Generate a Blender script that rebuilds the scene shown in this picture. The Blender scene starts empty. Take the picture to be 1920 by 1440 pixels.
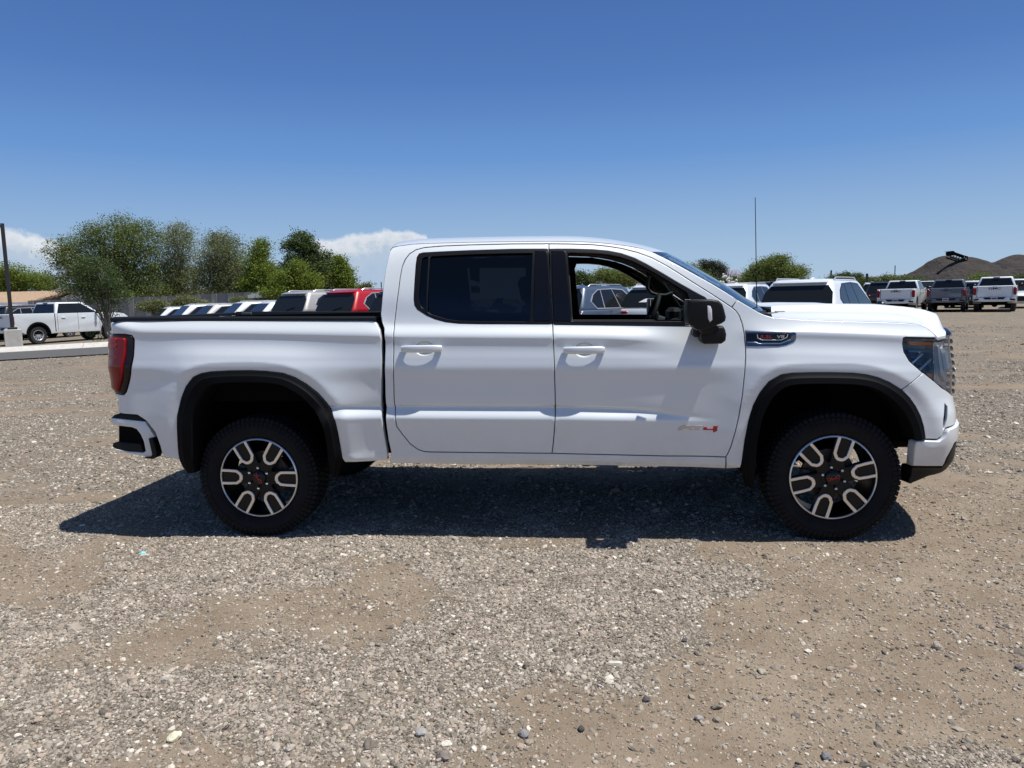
import bpy, bmesh, math, random
import numpy as np
from mathutils import Vector, Matrix, noise as mnoise
from mathutils.geometry import delaunay_2d_cdt

scene = bpy.context.scene
COL = scene.collection
rng = np.random.default_rng(7)
random.seed(7)
RAD = math.radians

# ------------------------------------------------------------------ camera
FPX = 1378.5
CAM = np.array([2.1329, -5.6699, 1.5705])
YAW, PITCH, ROLL = -0.0865853, 0.1159847, -0.0212610
_F = np.array([math.sin(YAW) * math.cos(PITCH), math.cos(YAW) * math.cos(PITCH), -math.sin(PITCH)])
_R0 = np.array([math.cos(YAW), -math.sin(YAW), 0.0])
_U0 = np.cross(_R0, _F)
_R = _R0 * math.cos(ROLL) + _U0 * math.sin(ROLL)
_U = -_R0 * math.sin(ROLL) + _U0 * math.cos(ROLL)
cd = bpy.data.cameras.new("camera")
cam = bpy.data.objects.new("camera", cd)
COL.objects.link(cam)
cam.matrix_world = Matrix(((_R[0], _U[0], -_F[0], CAM[0]), (_R[1], _U[1], -_F[1], CAM[1]), (_R[2], _U[2], -_F[2], CAM[2]), (0, 0, 0, 1)))
cd.sensor_fit = 'HORIZONTAL'
cd.sensor_width = 36.0
cd.lens = FPX / 1920 * 36
cd.clip_start = 0.05
cd.clip_end = 30000
scene.camera = cam

# ------------------------------------------------------------------ light
SUN = np.array([0.40, -0.058, 1.0])
SUN = SUN / np.linalg.norm(SUN)
EL = math.asin(SUN[2])
AZ = math.atan2(SUN[0], SUN[1])
w = bpy.data.worlds.new("World")
scene.world = w
w.use_nodes = True
nt = w.node_tree
nt.nodes.clear()


class NB:
    """tiny node builder"""
    def __init__(s, tree): s.t = tree
    def n(s, typ, **k):
        nd = s.t.nodes.new(typ)
        for a, b in k.items(): setattr(nd, a, b)
        return nd
    def l(s, a, b): s.t.links.new(a, b)
    def m(s, op, a, b=None, c=None, clamp=False):
        nd = s.n('ShaderNodeMath', operation=op, use_clamp=clamp)
        for i, v in enumerate((a, b, c)):
            if v is None: continue
            if isinstance(v, (int, float)): nd.inputs[i].default_value = v
            else: s.l(v, nd.inputs[i])
        return nd.outputs[0]
    def noise(s, vec, scale, detail=4, rough=.55, dist=0):
        nd = s.n('ShaderNodeTexNoise')
        if vec is not None: s.l(vec, nd.inputs['Vector'])
        nd.inputs['Scale'].default_value = scale
        nd.inputs['Detail'].default_value = detail
        nd.inputs['Roughness'].default_value = rough
        nd.inputs['Distortion'].default_value = dist
        return nd.outputs['Fac']
    def ramp(s, fac, stops, interp='LINEAR'):
        nd = s.n('ShaderNodeValToRGB')
        nd.color_ramp.interpolation = interp
        while len(nd.color_ramp.elements) < len(stops): nd.color_ramp.elements.new(.5)
        for e, (p, c) in zip(nd.color_ramp.elements, stops):
            e.position = p
            e.color = (c, c, c, 1) if isinstance(c, (int, float)) else (*c, 1)
        s.l(fac, nd.inputs[0])
        return nd.outputs[0]
    def mix(s, fac, a, b, blend='MIX'):
        nd = s.n('ShaderNodeMix', data_type='RGBA', blend_type=blend)
        for i, v in ((0, fac), (6, a), (7, b)):
            if isinstance(v, (int, float)): nd.inputs[i].default_value = v
            elif isinstance(v, tuple): nd.inputs[i].default_value = (*v, 1)
            else: s.l(v, nd.inputs[i])
        return nd.outputs[2]


b = NB(nt)
sky = b.n('ShaderNodeTexSky', sky_type='NISHITA')
sky.sun_disc = False
sky.sun_elevation = EL
sky.sun_rotation = AZ
sky.altitude = 400
sky.air_density = 1.0
sky.dust_density = 0.7
sky.ozone_density = 2.2
bg = b.n('ShaderNodeBackground')
hs = b.n('ShaderNodeHueSaturation'); hs.inputs['Saturation'].default_value = 1.15; b.l(sky.outputs[0], hs.inputs['Color'])
tc0 = b.n('ShaderNodeTexCoord'); sp0 = b.n('ShaderNodeSeparateXYZ'); b.l(tc0.outputs['Generated'], sp0.inputs[0])
grad = b.ramp(sp0.outputs[2], [(0.0, (.560, .750, .950)), (.045, (.48, .68, .935)), (.09, (.385, .60, .91)), (.18, (.188, .405, .85)), (.27, (.112, .268, .675)), (.36, (.086, .208, .575)), (.60, (.070, .175, .49))])
gsc = b.n('ShaderNodeVectorMath', operation='SCALE'); gsc.inputs['Scale'].default_value = 10.0; b.l(grad, gsc.inputs[0])
low = b.ramp(sp0.outputs[2], [(0.0, .95), (.36, .88), (.60, .35), (.8, .0)])
skc = b.mix(low, hs.outputs[0], gsc.outputs[0])
b.l(skc, bg.inputs[0])
bg.inputs[1].default_value = 0.0668
tc = b.n('ShaderNodeTexCoord')
sep = b.n('ShaderNodeSeparateXYZ')
b.l(tc.outputs['Generated'], sep.inputs[0])
az = b.m('MULTIPLY', b.m('ARCTAN2', sep.outputs[0], sep.outputs[1]), 180 / math.pi)
el = b.m('MULTIPLY', b.m('ARCSINE', sep.outputs[2]), 180 / math.pi)
azn = b.m('DIVIDE', b.m('ADD', az, 180), 360, clamp=True)
pt = lambda d: (d + 180) / 360
# height of the cumulus tops over azimuth (degrees, divided by ten)
tops = [(-180, .30), (-140, .1), (-120, .42), (-100, .2), (-80, .35), (-64, .60), (-52, .50), (-44, .55), (-38.3, .52), (-35, .40), (-32, 0.0), (-21.6, 0.0),
        (-20.6, .44), (-17.5, .49), (-14, .54), (-12.2, .535), (-11.0, .50), (-10.3, .40), (-9.6, 0.0), (0, 0), (90, 0), (120, .25), (150, 0), (180, .3)]
tp = b.ramp(azn, [(pt(p), c) for p, c in tops])
nz = b.noise(tc.outputs['Generated'], 22, 7, .6)
nz2 = b.noise(tc.outputs['Generated'], 70, 5, .6)
top = b.m('ADD', b.m('MULTIPLY', tp, 10), b.m('MULTIPLY', b.m('SUBTRACT', nz, .5), 1.3))
dlt = b.m('SUBTRACT', b.m('ADD', top, b.m('MULTIPLY', b.m('SUBTRACT', nz2, .5), .7)), el)
mask = b.m('MULTIPLY', b.ramp(dlt, [(0.02, 0), (0.3, .9), (.8, 1)]), b.ramp(tp, [(.02, 0), (.2, 1)]))
depth = b.m('DIVIDE', dlt, 3.2, clamp=True)
ccol = b.ramp(b.m('ADD', depth, b.m('MULTIPLY', b.m('SUBTRACT', nz2, .5), .8)), [(0.0, (.80, .83, .87)), (.28, (.66, .71, .78)), (.55, (.47, .57, .70)), (1, (.42, .54, .70))])
bgc = b.n('ShaderNodeBackground')
b.l(ccol, bgc.inputs[0])
bgc.inputs[1].default_value = 0.86
mx = b.n('ShaderNodeMixShader')
b.l(mask, mx.inputs[0]); b.l(bg.outputs[0], mx.inputs[1]); b.l(bgc.outputs[0], mx.inputs[2])
wo = b.n('ShaderNodeOutputWorld')
b.l(mx.outputs[0], wo.inputs[0])

sl = bpy.data.lights.new("sun", 'SUN')
sl.energy = 4.9
sl.angle = RAD(0.55)
sl.color = (1.0, 0.968, 0.915)
so = bpy.data.objects.new("sun", sl)
COL.objects.link(so)
so.rotation_mode = 'QUATERNION'
so.rotation_quaternion = Vector((SUN[0], SUN[1], SUN[2])).to_track_quat('Z', 'Y')
so.location = (0, 0, 40)
scene.view_settings.view_transform = 'Standard'
scene.view_settings.look = 'None'
scene.view_settings.exposure = 0.22
scene.view_settings.gamma = 1.0
scene.view_settings.use_curve_mapping = False
scene.cycles.use_denoising = True
scene.cycles.max_bounces = 8
scene.cycles.diffuse_bounces = 2
scene.cycles.glossy_bounces = 4
scene.cycles.transmission_bounces = 6
scene.cycles.transparent_max_bounces = 16
scene.cycles.caustics_reflective = False
scene.cycles.caustics_refractive = False


# ------------------------------------------------------------------ measuring helpers (photo pixel -> place)
def ray(u, v):
    return _F + _R * (u - 960) / FPX - _U * (v - 720) / FPX
def onY(u, v, Y):
    r = ray(u, v); return CAM + r * (Y - CAM[1]) / r[1]
def onX(u, v, X):
    r = ray(u, v); return CAM + r * (X - CAM[0]) / r[0]
def onZ(u, v, Z=0.0):
    r = ray(u, v); return CAM + r * (Z - CAM[2]) / r[2]
def at(u, d, v=560):
    """point at camera depth d on the azimuth of column u (row v)"""
    r = ray(u, v); return CAM + r * d
def proj(P):
    P = np.asarray(P, float) - CAM
    d = P @ _F
    return np.stack([960 + FPX * (P @ _R) / d, 720 - FPX * (P @ _U) / d], -1)
def sstep(a, b_, x):
    t = np.clip((x - a) / (b_ - a), 0, 1); return t * t * (3 - 2 * t)
def ground_z(x, y):
    x = np.asarray(x, float); y = np.asarray(y, float)
    d = np.hypot(x - 2.0, y + 1.0)
    k = sstep(5, 16, d)
    lin = .0056 * np.clip(y - 2, 0, 110) - .020 * np.clip(-x - 8, 0, 26)
    return k * lin


# ------------------------------------------------------------------ objects helpers
def tag(o, label=None, cat=None, group=None, kind=None):
    if label: o['label'] = label
    if cat: o['category'] = cat
    if group: o['group'] = group
    if kind: o['kind'] = kind
    return o
def empty(name, loc=(0, 0, 0), rz=0, label=None, cat=None, group=None):
    o = bpy.data.objects.new(name, None)
    o.empty_display_size = .2
    COL.objects.link(o)
    o.location = loc
    o.rotation_euler = (0, 0, rz)
    return tag(o, label, cat, group)
def link(name, me, parent=None, mats=None):
    o = bpy.data.objects.new(name, me)
    COL.objects.link(o)
    if parent is not None: o.parent = parent
    if mats is not None:
        for m_ in (mats if isinstance(mats, (list, tuple)) else [mats]): me.materials.append(m_)
    return o
def mesh_np(name, V, F, parent=None, mats=None, smooth=False, normals=None):
    me = bpy.data.meshes.new(name)
    me.from_pydata([tuple(v) for v in V], [], [tuple(f) for f in F])
    if smooth or normals is not None:
        me.polygons.foreach_set('use_smooth', [True] * len(me.polygons))
    if normals is not None:
        me.normals_split_custom_set_from_vertices([tuple(n) for n in normals])
    me.update()
    return link(name, me, parent, mats)
def quads_np(name, V, nq, parent=None, mats=None):
    """V (n*4,3) loose quads, fast"""
    me = bpy.data.meshes.new(name)
    me.vertices.add(len(V)); me.vertices.foreach_set('co', np.asarray(V, np.float32).ravel())
    me.loops.add(nq * 4); me.loops.foreach_set('vertex_index', np.arange(nq * 4, dtype=np.int32))
    me.polygons.add(nq); me.polygons.foreach_set('loop_start', np.arange(0, nq * 4, 4, dtype=np.int32))
    me.update(calc_edges=True)
    return link(name, me, parent, mats)


class MB:
    """collects simple solids, builds ONE mesh object"""
    def __init__(s): s.bm = bmesh.new()
    def box(s, c, d, rot=None, bevel=0, seg=1):
        g = bmesh.ops.create_cube(s.bm, size=1)
        vs = g['verts']
        M = Matrix.Translation(Vector(c)) @ (rot if rot is not None else Matrix()) @ Matrix.Diagonal((*d, 1))
        bmesh.ops.transform(s.bm, matrix=M, verts=vs)
        if bevel: bmesh.ops.bevel(s.bm, geom=list({e for v in vs for e in v.link_edges}), offset=bevel, segments=seg, affect='EDGES', profile=.5)
        return s
    def tube(s, p, q, r, r2=None, n=10, caps=True):
        p = Vector(p); q = Vector(q); d = q - p
        g = bmesh.ops.create_cone(s.bm, cap_ends=caps, segments=n, radius1=r, radius2=r if r2 is None else r2, depth=d.length)
        bmesh.ops.transform(s.bm, matrix=Matrix.Translation((p + q) / 2) @ d.to_track_quat('Z', 'Y').to_matrix().to_4x4(), verts=g['verts'])
        return s
    def path(s, pts, r, n=8, closed=False):
        P = [Vector(p) for p in pts]; rings = []
        up0 = None
        for i, p in enumerate(P):
            a = P[i - 1] if (i > 0 or closed) else P[i]; c = P[(i + 1) % len(P)] if (i < len(P) - 1 or closed) else P[i]
            t = (c - a).normalized()
            if up0 is None: up0 = t.orthogonal().normalized()
            u = (up0 - t * up0.dot(t)).normalized(); up0 = u; v = t.cross(u)
            rr = r[i] if isinstance(r, (list, tuple)) else r
            rings.append([s.bm.verts.new(p + (u * math.cos(k * 2 * math.pi / n) + v * math.sin(k * 2 * math.pi / n)) * rr) for k in range(n)])
        m = len(rings)
        for i in range(m if closed else m - 1):
            A, B = rings[i], rings[(i + 1) % m]
            for k in range(n): s.bm.faces.new((A[k], A[(k + 1) % n], B[(k + 1) % n], B[k]))
        if not closed:
            s.bm.faces.new(rings[0][::-1]); s.bm.faces.new(rings[-1])
        return s
    def prism(s, poly, d0, d1, axis='Y', bevel=0, seg=2):
        """poly list of 2-D points; axis Y: (x,z) extruded in y"""
        def mk(p, d): return (p[0], d, p[1]) if axis == 'Y' else ((d, p[0], p[1]) if axis == 'X' else (p[0], p[1], d))
        a = [s.bm.verts.new(mk(p, d0)) for p in poly]; c = [s.bm.verts.new(mk(p, d1)) for p in poly]
        n = len(poly); f = [s.bm.faces.new(a), s.bm.faces.new(c[::-1])]
        for i in range(n): f.append(s.bm.faces.new((a[i], c[i], c[(i + 1) % n], a[(i + 1) % n])))
        bmesh.ops.recalc_face_normals(s.bm, faces=f)
        if bevel:
            ed = [e for e in {e for ff in f[:2] for e in ff.edges}]
            bmesh.ops.bevel(s.bm, geom=ed, offset=bevel, segments=seg, affect='EDGES', profile=.5, clamp_overlap=True)
        return s
    def lathe(s, prof, n=48, axis='Y', c=(0, 0, 0), close=False):
        """prof: (radius, along) pairs"""
        rings = []
        for r, y in prof:
            ring = []
            for k in range(n):
                t = 2 * math.pi * k / n
                ring.append(s.bm.verts.new((c[0] + r * math.cos(t), c[1] + y, c[2] + r * math.sin(t)) if axis == 'Y' else (c[0] + r * math.cos(t), c[1] + r * math.sin(t), c[2] + y)))
            rings.append(ring)
        m = len(rings)
        for i in range(m if close else m - 1):
            A, B = rings[i], rings[(i + 1) % m]
            for k in range(n): s.bm.faces.new((A[k], A[(k + 1) % n], B[(k + 1) % n], B[k]))
        return s
    def sphere(s, c, r, sc=(1, 1, 1), sub=2):
        g = bmesh.ops.create_icosphere(s.bm, subdivisions=sub, radius=r)
        bmesh.ops.transform(s.bm, matrix=Matrix.Translation(Vector(c)) @ Matrix.Diagonal((*sc, 1)), verts=g['verts'])
        return s
    def quad(s, pts):
        s.bm.faces.new([s.bm.verts.new(p) for p in pts]); return s
    def build(s, name, mat, parent=None, smooth=None, recalc=True):
        if recalc: bmesh.ops.recalc_face_normals(s.bm, faces=s.bm.faces[:])
        me = bpy.data.meshes.new(name)
        s.bm.to_mesh(me); s.bm.free()
        o = link(name, me, parent, mat)
        if smooth is not None:
            me.polygons.foreach_set('use_smooth', [True] * len(me.polygons))
            try: me.set_sharp_from_angle(angle=RAD(smooth))
            except Exception: pass
        return o


# ------------------------------------------------------------------ materials
M = {}
def mat(name, base=(.5, .5, .5), rough=.5, metal=0, coat=0, coat_r=.03, spec=.5, trans=0, emis=None, bump=None, vary=None, sub=0):
    m = bpy.data.materials.new(name); m.use_nodes = True
    t = m.node_tree; B = NB(t); p = t.nodes['Principled BSDF']
    p.inputs['Base Color'].default_value = (*base, 1)
    p.inputs['Roughness'].default_value = rough
    p.inputs['Metallic'].default_value = metal
    p.inputs['Coat Weight'].default_value = coat
    p.inputs['Coat Roughness'].default_value = coat_r
    p.inputs['Specular IOR Level'].default_value = spec
    p.inputs['Transmission Weight'].default_value = trans
    tcn = B.n('ShaderNodeTexCoord')
    if vary:
        sc, amt = vary[:2]
        nzv = B.noise(tcn.outputs['Object'], sc, 5, .6)
        lo = tuple(c * (1 - amt) for c in base); hi = tuple(min(1, c * (1 + amt)) for c in base)
        B.l(B.ramp(nzv, [(.3, lo), (.7, hi)]), p.inputs['Base Color'])
    if bump:
        sc, st, ds = bump
        bn = B.n('ShaderNodeBump'); bn.inputs['Strength'].default_value = st; bn.inputs['Distance'].default_value = ds
        B.l(B.noise(tcn.outputs['Object'], sc, 4, .6), bn.inputs['Height']); B.l(bn.outputs[0], p.inputs['Normal'])
    M[name] = m
    return m


def paint(name, base, metal=0.0, rough=.42, flake=.0):
    """clear-coated car paint with faint orange peel and a little dust low on the body"""
    m = mat(name, base, rough, metal, coat=.75, coat_r=.025)
    t = m.node_tree; B = NB(t); p = t.nodes['Principled BSDF']
    tcn = B.n('ShaderNodeTexCoord')
    sepn = B.n('ShaderNodeSeparateXYZ'); B.l(tcn.outputs['Object'], sepn.inputs[0])
    d = B.noise(tcn.outputs['Object'], 3.5, 6, .65)
    low = B.ramp(sepn.outputs[2], [(.35, .5), (.8, .0)])
    f = B.m('MULTIPLY', low, B.ramp(d, [(.35, 0), (.75, 1)]))
    c = B.mix(f, base, (.38, .33, .28))
    B.l(c, p.inputs['Base Color'])
    bn = B.n('ShaderNodeBump'); bn.inputs['Strength'].default_value = .05; bn.inputs['Distance'].default_value = .0015
    B.l(B.noise(tcn.outputs['Object'], 16, 2, .5), bn.inputs['Height'])
    B.l(bn.outputs[0], p.inputs['Coat Normal'])
    return m


def thin_glass(name, tint=(.6, .65, .65), refl=1.0, rough=.0):
    m = bpy.data.materials.new(name); m.use_nodes = True
    t = m.node_tree; t.nodes.clear(); B = NB(t)
    tr = B.n('ShaderNodeBsdfTransparent'); tr.inputs[0].default_value = (*tint, 1)
    gl = B.n('ShaderNodeBsdfGlossy'); gl.inputs['Roughness'].default_value = rough + .01; gl.inputs[0].default_value = (refl, refl, refl, 1)
    fr = B.n('ShaderNodeFresnel'); fr.inputs[0].default_value = 1.5
    mxn = B.n('ShaderNodeMixShader'); o = B.n('ShaderNodeOutputMaterial')
    B.l(fr.outputs[0], mxn.inputs[0]); B.l(tr.outputs[0], mxn.inputs[1]); B.l(gl.outputs[0], mxn.inputs[2]); B.l(mxn.outputs[0], o.inputs[0])
    M[name] = m
    return m


paint('white_paint', (.735, .775, .795), .18, .45)
mat('dark_trim', (.006, .006, .007), .35, spec=.3)
mat('matte_plastic', (.008, .009, .010), .5, spec=.25, bump=(900, .25, .0006))
mat('flare_plastic', (.0045, .005, .006), .62, spec=.08, bump=(700, .2, .0006))
mat('gloss_black', (.005, .005, .007), .15, spec=.35)
mat('rubber', (.0065, .007, .009), .8, spec=.25, vary=(14, .35), bump=(60, .2, .001))
mat('chassis_black', (.004, .004, .004), .9, spec=.1)
mat('interior_black', (.014, .014, .015), .75, bump=(500, .2, .0008))
mat('interior_grey', (.055, .06, .065), .6)
mat('seat_fabric', (.02, .02, .022), .8, bump=(300, .3, .001))
mat('alloy', (.78, .77, .76), .28, metal=.9)
mat('alloy_dark', (.004, .004, .005), .35, spec=.3)
mat('steel', (.45, .45, .46), .35, metal=1)
mat('rust_steel', (.16, .13, .11), .6, metal=.7, vary=(30, .4))
mat('chrome', (.85, .85, .86), .08, metal=1)
mat('dark_chrome', (.16, .17, .19), .16, metal=1)
mat('red_lens', (.22, .004, .008), .12, spec=.35)
mat('red_inner', (.40, .008, .015), .2, spec=.4)
mat('smoke_lens', (.010, .004, .006), .12, spec=.35)
mat('amber', (.75, .17, .03), .3, coat=.4)
mat('lamp_white', (.92, .94, .95), .2, coat=1)
mat('letter_red', (.45, .02, .025), .35)
mat('letter_silver', (.55, .54, .52), .3, metal=.7)
mat('letter_black', (.02, .02, .022), .4)
mat('sticker', (.45, .55, .50), .8)
mat('sticker_white', (.8, .8, .8), .7)
thin_glass('clear_glass', (.80, .86, .86))
thin_glass('lens_glass', (.93, .94, .95))
thin_glass('privacy_glass', (.105, .115, .12))
thin_glass('windshield_glass', (.42, .5, .52))
mat('car_glass', (.012, .014, .016), .03, spec=.42, coat=0.0)

# ------------------------------------------------------------------ the hero truck's side surface: offset from the body's base curve as a function of (a, z)
HW = 0.90
A0, A1, AS = -2.1, 6.3, 0.02
Z0, Z1, ZS = 0.24, 2.14, 0.002
AG = np.arange(A0, A1 + 1e-6, AS); ZG = np.arange(Z0, Z1 + 1e-6, ZS)
_th_front = ([3.8, 4.05, 4.215, 4.32, 4.41, 4.49, 4.61, 4.9, 5.3, 6.3], [0, .04, .15, .40, .81, 1.11, 1.28, 1.38, 1.47, 1.54])
_th_rear = ([.80, .86, .90, .96, 1.02, 1.08, 1.4, 2.2], [0, .10, .42, 1.02, 1.42, 1.53, 1.56, 1.57])
_fa = np.arange(0, 6.4, .002)
_th = np.interp(_fa, *_th_front); _th = np.convolve(np.pad(_th, 25, 'edge'), np.ones(51) / 51, 'valid')
_fx = np.concatenate([[0], np.cumsum(np.cos(_th[:-1]) * .002)]); _fy = np.concatenate([[0], np.cumsum(np.sin(_th[:-1]) * .002)])
_ra = np.arange(0, 2.3, .002)
_ph = np.interp(_ra, *_th_rear); _ph = np.convolve(np.pad(_ph, 10, 'edge'), np.ones(21) / 21, 'valid')
_rx = np.concatenate([[0], np.cumsum(np.cos(_ph[:-1]) * .002)]); _ry = np.concatenate([[0], np.cumsum(np.sin(_ph[:-1]) * .002)])
A_END = float(np.interp(HW, _fy, _fa))
A_REAR = -float(np.interp(HW, _ry, _ra))


def base(a):
    a = np.asarray(a, float)
    f = a >= 0
    X = np.where(f, np.interp(a, _fa, _fx), -np.interp(-a, _ra, _rx))
    Y = np.where(f, np.interp(a, _fa, _fy), np.interp(-a, _ra, _ry)) - HW
    t = np.where(f, np.interp(a, _fa, _th), -np.interp(-a, _ra, _ph))
    return X, Y, t


def L(pts, Y=-1.0):
    """feature line: pixel list -> (a list, z list) measured on the plane of the body side"""
    q = np.array([onY(u, v, Y) for u, v in pts]); return q[:, 0], q[:, 2]
def line(pts):
    x, z = L(pts); return lambda a: np.interp(a, x, z)

zf_belt = line([(200, 597), (700, 600), (716, 606), (1036, 607), (1320, 610), (1400, 600), (1450, 594), (1530, 600), (1640, 603), (1725, 608), (1757, 612)])
zf_cr = line([(200, 606), (253, 624), (480, 626.5), (700, 631), (740, 633), (1037, 635), (1135, 636), (1210, 640), (1277, 649), (1330, 655), (1365, 650), (1397, 621), (1500, 620), (1620, 624), (1742, 630)])
zf_m = line([(200, 690), (1400, 690), (1742, 700)])
zf_lt = line([(200, 758), (740, 759), (1040, 760), (1200, 765), (1290, 777), (1345, 788), (1760, 790)])
zf_lb = line([(200, 779), (740, 784), (1040, 786), (1240, 789), (1345, 791), (1760, 793)])
zf_rk = line([(200, 846), (740, 848), (1035, 850), (1361, 857), (1760, 862)])

ARCH_R = [(337.5, 862), (334, 835), (332.5, 785), (336, 765), (341, 745), (349, 725), (362, 708), (376, 701), (395, 697.5), (430, 695.5), (470, 695), (500, 696.5), (530, 700), (553, 708), (575, 721),
          (596, 737), (612, 755), (622, 772), (628, 790), (633, 812), (638, 840), (641, 858), (647, 867)]
ARCH_F = [(1392, 862), (1397, 825), (1404, 790), (1412, 762), (1425, 737), (1442, 716), (1465, 703), (1485, 700), (1520, 699), (1560, 699), (1600, 700), (1625, 703), (1645, 708), (1667, 717), (1690, 731),
          (1705, 746), (1716, 762), (1725, 780), (1731, 800), (1734, 823)]


def pchip(x, y, xi):
    h = np.diff(x); d = np.diff(y) / h
    m = np.zeros(len(x))
    for i in range(1, len(x) - 1):
        if d[i - 1] * d[i] > 0:
            w1 = 2 * h[i] + h[i - 1]; w2 = h[i] + 2 * h[i - 1]
            m[i] = (w1 + w2) / (w1 / d[i - 1] + w2 / d[i])
    m[0] = d[0]; m[-1] = d[-1]
    k = np.clip(np.searchsorted(x, xi) - 1, 0, len(x) - 2)
    t = np.clip((xi - x[k]) / h[k], -.5, 1.5)
    return ((2 * t**3 - 3 * t**2 + 1) * y[k] + (t**3 - 2 * t**2 + t) * h[k] * m[k] + (-2 * t**3 + 3 * t**2) * y[k + 1] + (t**3 - t**2) * h[k] * m[k + 1])


def seg_dist(P, Q):
    """distance of points P (n,2) to polyline Q (m,2)"""
    d = np.full(len(P), 9e9)
    for i in range(len(Q) - 1):
        a, c = Q[i], Q[i + 1]; e = c - a; L2 = e @ e + 1e-12
        t = np.clip(((P - a) @ e) / L2, 0, 1)
        q = P - (a + t[:, None] * e)
        d = np.minimum(d, np.hypot(q[:, 0], q[:, 1]))
    return d


def gsm(T, s, ax):
    r = int(4 * s) + 1; k = np.exp(-.5 * (np.arange(-r, r + 1) / s)**2); k /= k.sum()
    return np.apply_along_axis(lambda v: np.convolve(np.pad(v, r, 'edge'), k, 'valid'), ax, T)


def smooth_pts(P, it=2):
    """Chaikin-free resample: Catmull-Rom through points"""
    P = np.asarray(P, float); out = []
    Q = np.vstack([2 * P[0] - P[1], P, 2 * P[-1] - P[-2]])
    for i in range(1, len(Q) - 2):
        for k in range(it):
            t = k / it
            out.append(.5 * ((2 * Q[i]) + (-Q[i - 1] + Q[i + 1]) * t + (2 * Q[i - 1] - 5 * Q[i] + 4 * Q[i + 1] - Q[i + 2]) * t * t + (-Q[i - 1] + 3 * Q[i] - 3 * Q[i + 1] + Q[i + 2]) * t**3))
    out.append(P[-1]); return np.array(out)


def make_table():
    T = np.zeros((len(AG), len(ZG)))
    for i, a in enumerate(AG):
        zb, zc, zm, zt, zl, zr = (f(a) for f in (zf_belt, zf_cr, zf_m, zf_lt, zf_lb, zf_rk))
        led = float(sstep(-.1, .5, a) * (1 - sstep(2.35, 3.0, a)))          # the ledge low on the doors
        door = float(sstep(.45, .9, a) * (1 - sstep(2.9, 3.3, a)))
        fr = float(sstep(2.7, 3.2, a)); rear = float(1 - sstep(.2, .8, a))
        crease = 1.0 - .006 * fr
        under2 = float(sstep(2.3, 2.8, a))
        z = [zr - .25, zr - .075, zr - .04, zr, zl - .03, zl, zt - .007, zt, zm - .10, zm, zm + .055, zc - .055, zc - .025, zc - .007, zc, zb, zb + .16, zb + .32, zb + .45, zb + .53, zb + .60]
        bt = .948 + .010 * fr
        y = [.950, .975, .996, .998, 1.008 + .012 * led, 1.008 + .016 * led, 1.008 - .020 * led, 1.008 - .007 * led, 1.008 + .006 * fr, 1.0165, 1.010, .9970 + .003 * fr, .9965 + .003 * fr + .002 * under2, .9985 - .001 * fr + .001 * under2, crease, bt, .915, .860, .800, .745, .68]
        z = np.array(z); y = np.array(y)
        fd = float(sstep(2.45, 2.8, a) * (1 - sstep(3.18, 3.3, a)))
        for q in (10, 11, 12, 13, 14):
            ln_ = bt + (y[9] - bt) * max(0, (zb - z[q]) / (zb - zm))**.75
            y[q] = y[q] * (1 - fd) + ln_ * fd
        o = np.argsort(z)
        T[i] = pchip(z[o], y[o], ZG)
    T = gsm(T, .8, 1)
    T = gsm(T, 2.2, 0)
    AA, ZZ = np.meshgrid(AG, ZG, indexing='ij')
    P = np.stack([AA.ravel(), ZZ.ravel()], 1)
    for arch, amp, w1, c in ((ARCH_R, .040, .13, 0.03), (ARCH_F, .036, .115, 3.75)):
        x, zz = L(arch, -1.03)
        d = seg_dist(P, np.stack([x, zz], 1)).reshape(AA.shape)
        q_ = np.clip((d - .060) / w1, 0, None); g = np.where(d < .060, 1.0 - .16 * (1 - d / .060), (1 - np.clip(q_ / 2.6, 0, 1))**2.2)
        # the flare never climbs over the shoulder crease
        lim = 1 - sstep(-.15, -.015, ZZ - np.array([zf_cr(a) for a in AG])[:, None])
        T += gsm(gsm(amp * g * lim, 1.5, 1), .8, 0)
    # nose: the bumper stands forward of the lamps, then tucks under
    k = sstep(4.15, 4.42, AA)
    F = np.interp(ZZ, [.28, .34, .42, .52, .60, .70, .80, .86, .90, .95, 1.4], [-.06, -.01, .032, .036, .034, .030, .024, .008, .0, -.004, -.016])
    T += k * gsm(F, 8, 1)
    # body tucks in a touch towards the tailgate
    T -= .010 * sstep(-.3, -.9, AA) * 1.0
    return T

TB = make_table()
TGA = np.gradient(TB, AS, axis=0); TGZ = np.gradient(TB, ZS, axis=1)
def _lk(T, a, z):
    i = np.clip((np.asarray(a, float) - A0) / AS, 0, len(AG) - 1.001); j = np.clip((np.asarray(z, float) - Z0) / ZS, 0, len(ZG) - 1.001)
    i0 = i.astype(int); j0 = j.astype(int); f = i - i0; g = j - j0
    return (T[i0, j0] * (1 - f) + T[i0 + 1, j0] * f) * (1 - g) + (T[i0, j0 + 1] * (1 - f) + T[i0 + 1, j0 + 1] * f) * g
def surf(a, z, off=0.0):
    X, Y, t = base(a); W = _lk(TB, a, z) - HW + off
    nx, ny = np.sin(t), -np.cos(t)
    return np.stack([X + nx * W, Y + ny * W, np.asarray(z, float) + 0 * X], -1)
def surf_n(a, z):
    X, Y, t = base(a); ga = _lk(TGA, a, z); gz = _lk(TGZ, a, z)
    nx, ny = np.sin(t), -np.cos(t); tx, ty = np.cos(t), np.sin(t)
    N = np.stack([nx - ga * tx, ny - ga * ty, -gz], -1)
    return N / np.linalg.norm(N, axis=-1, keepdims=True)
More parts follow.
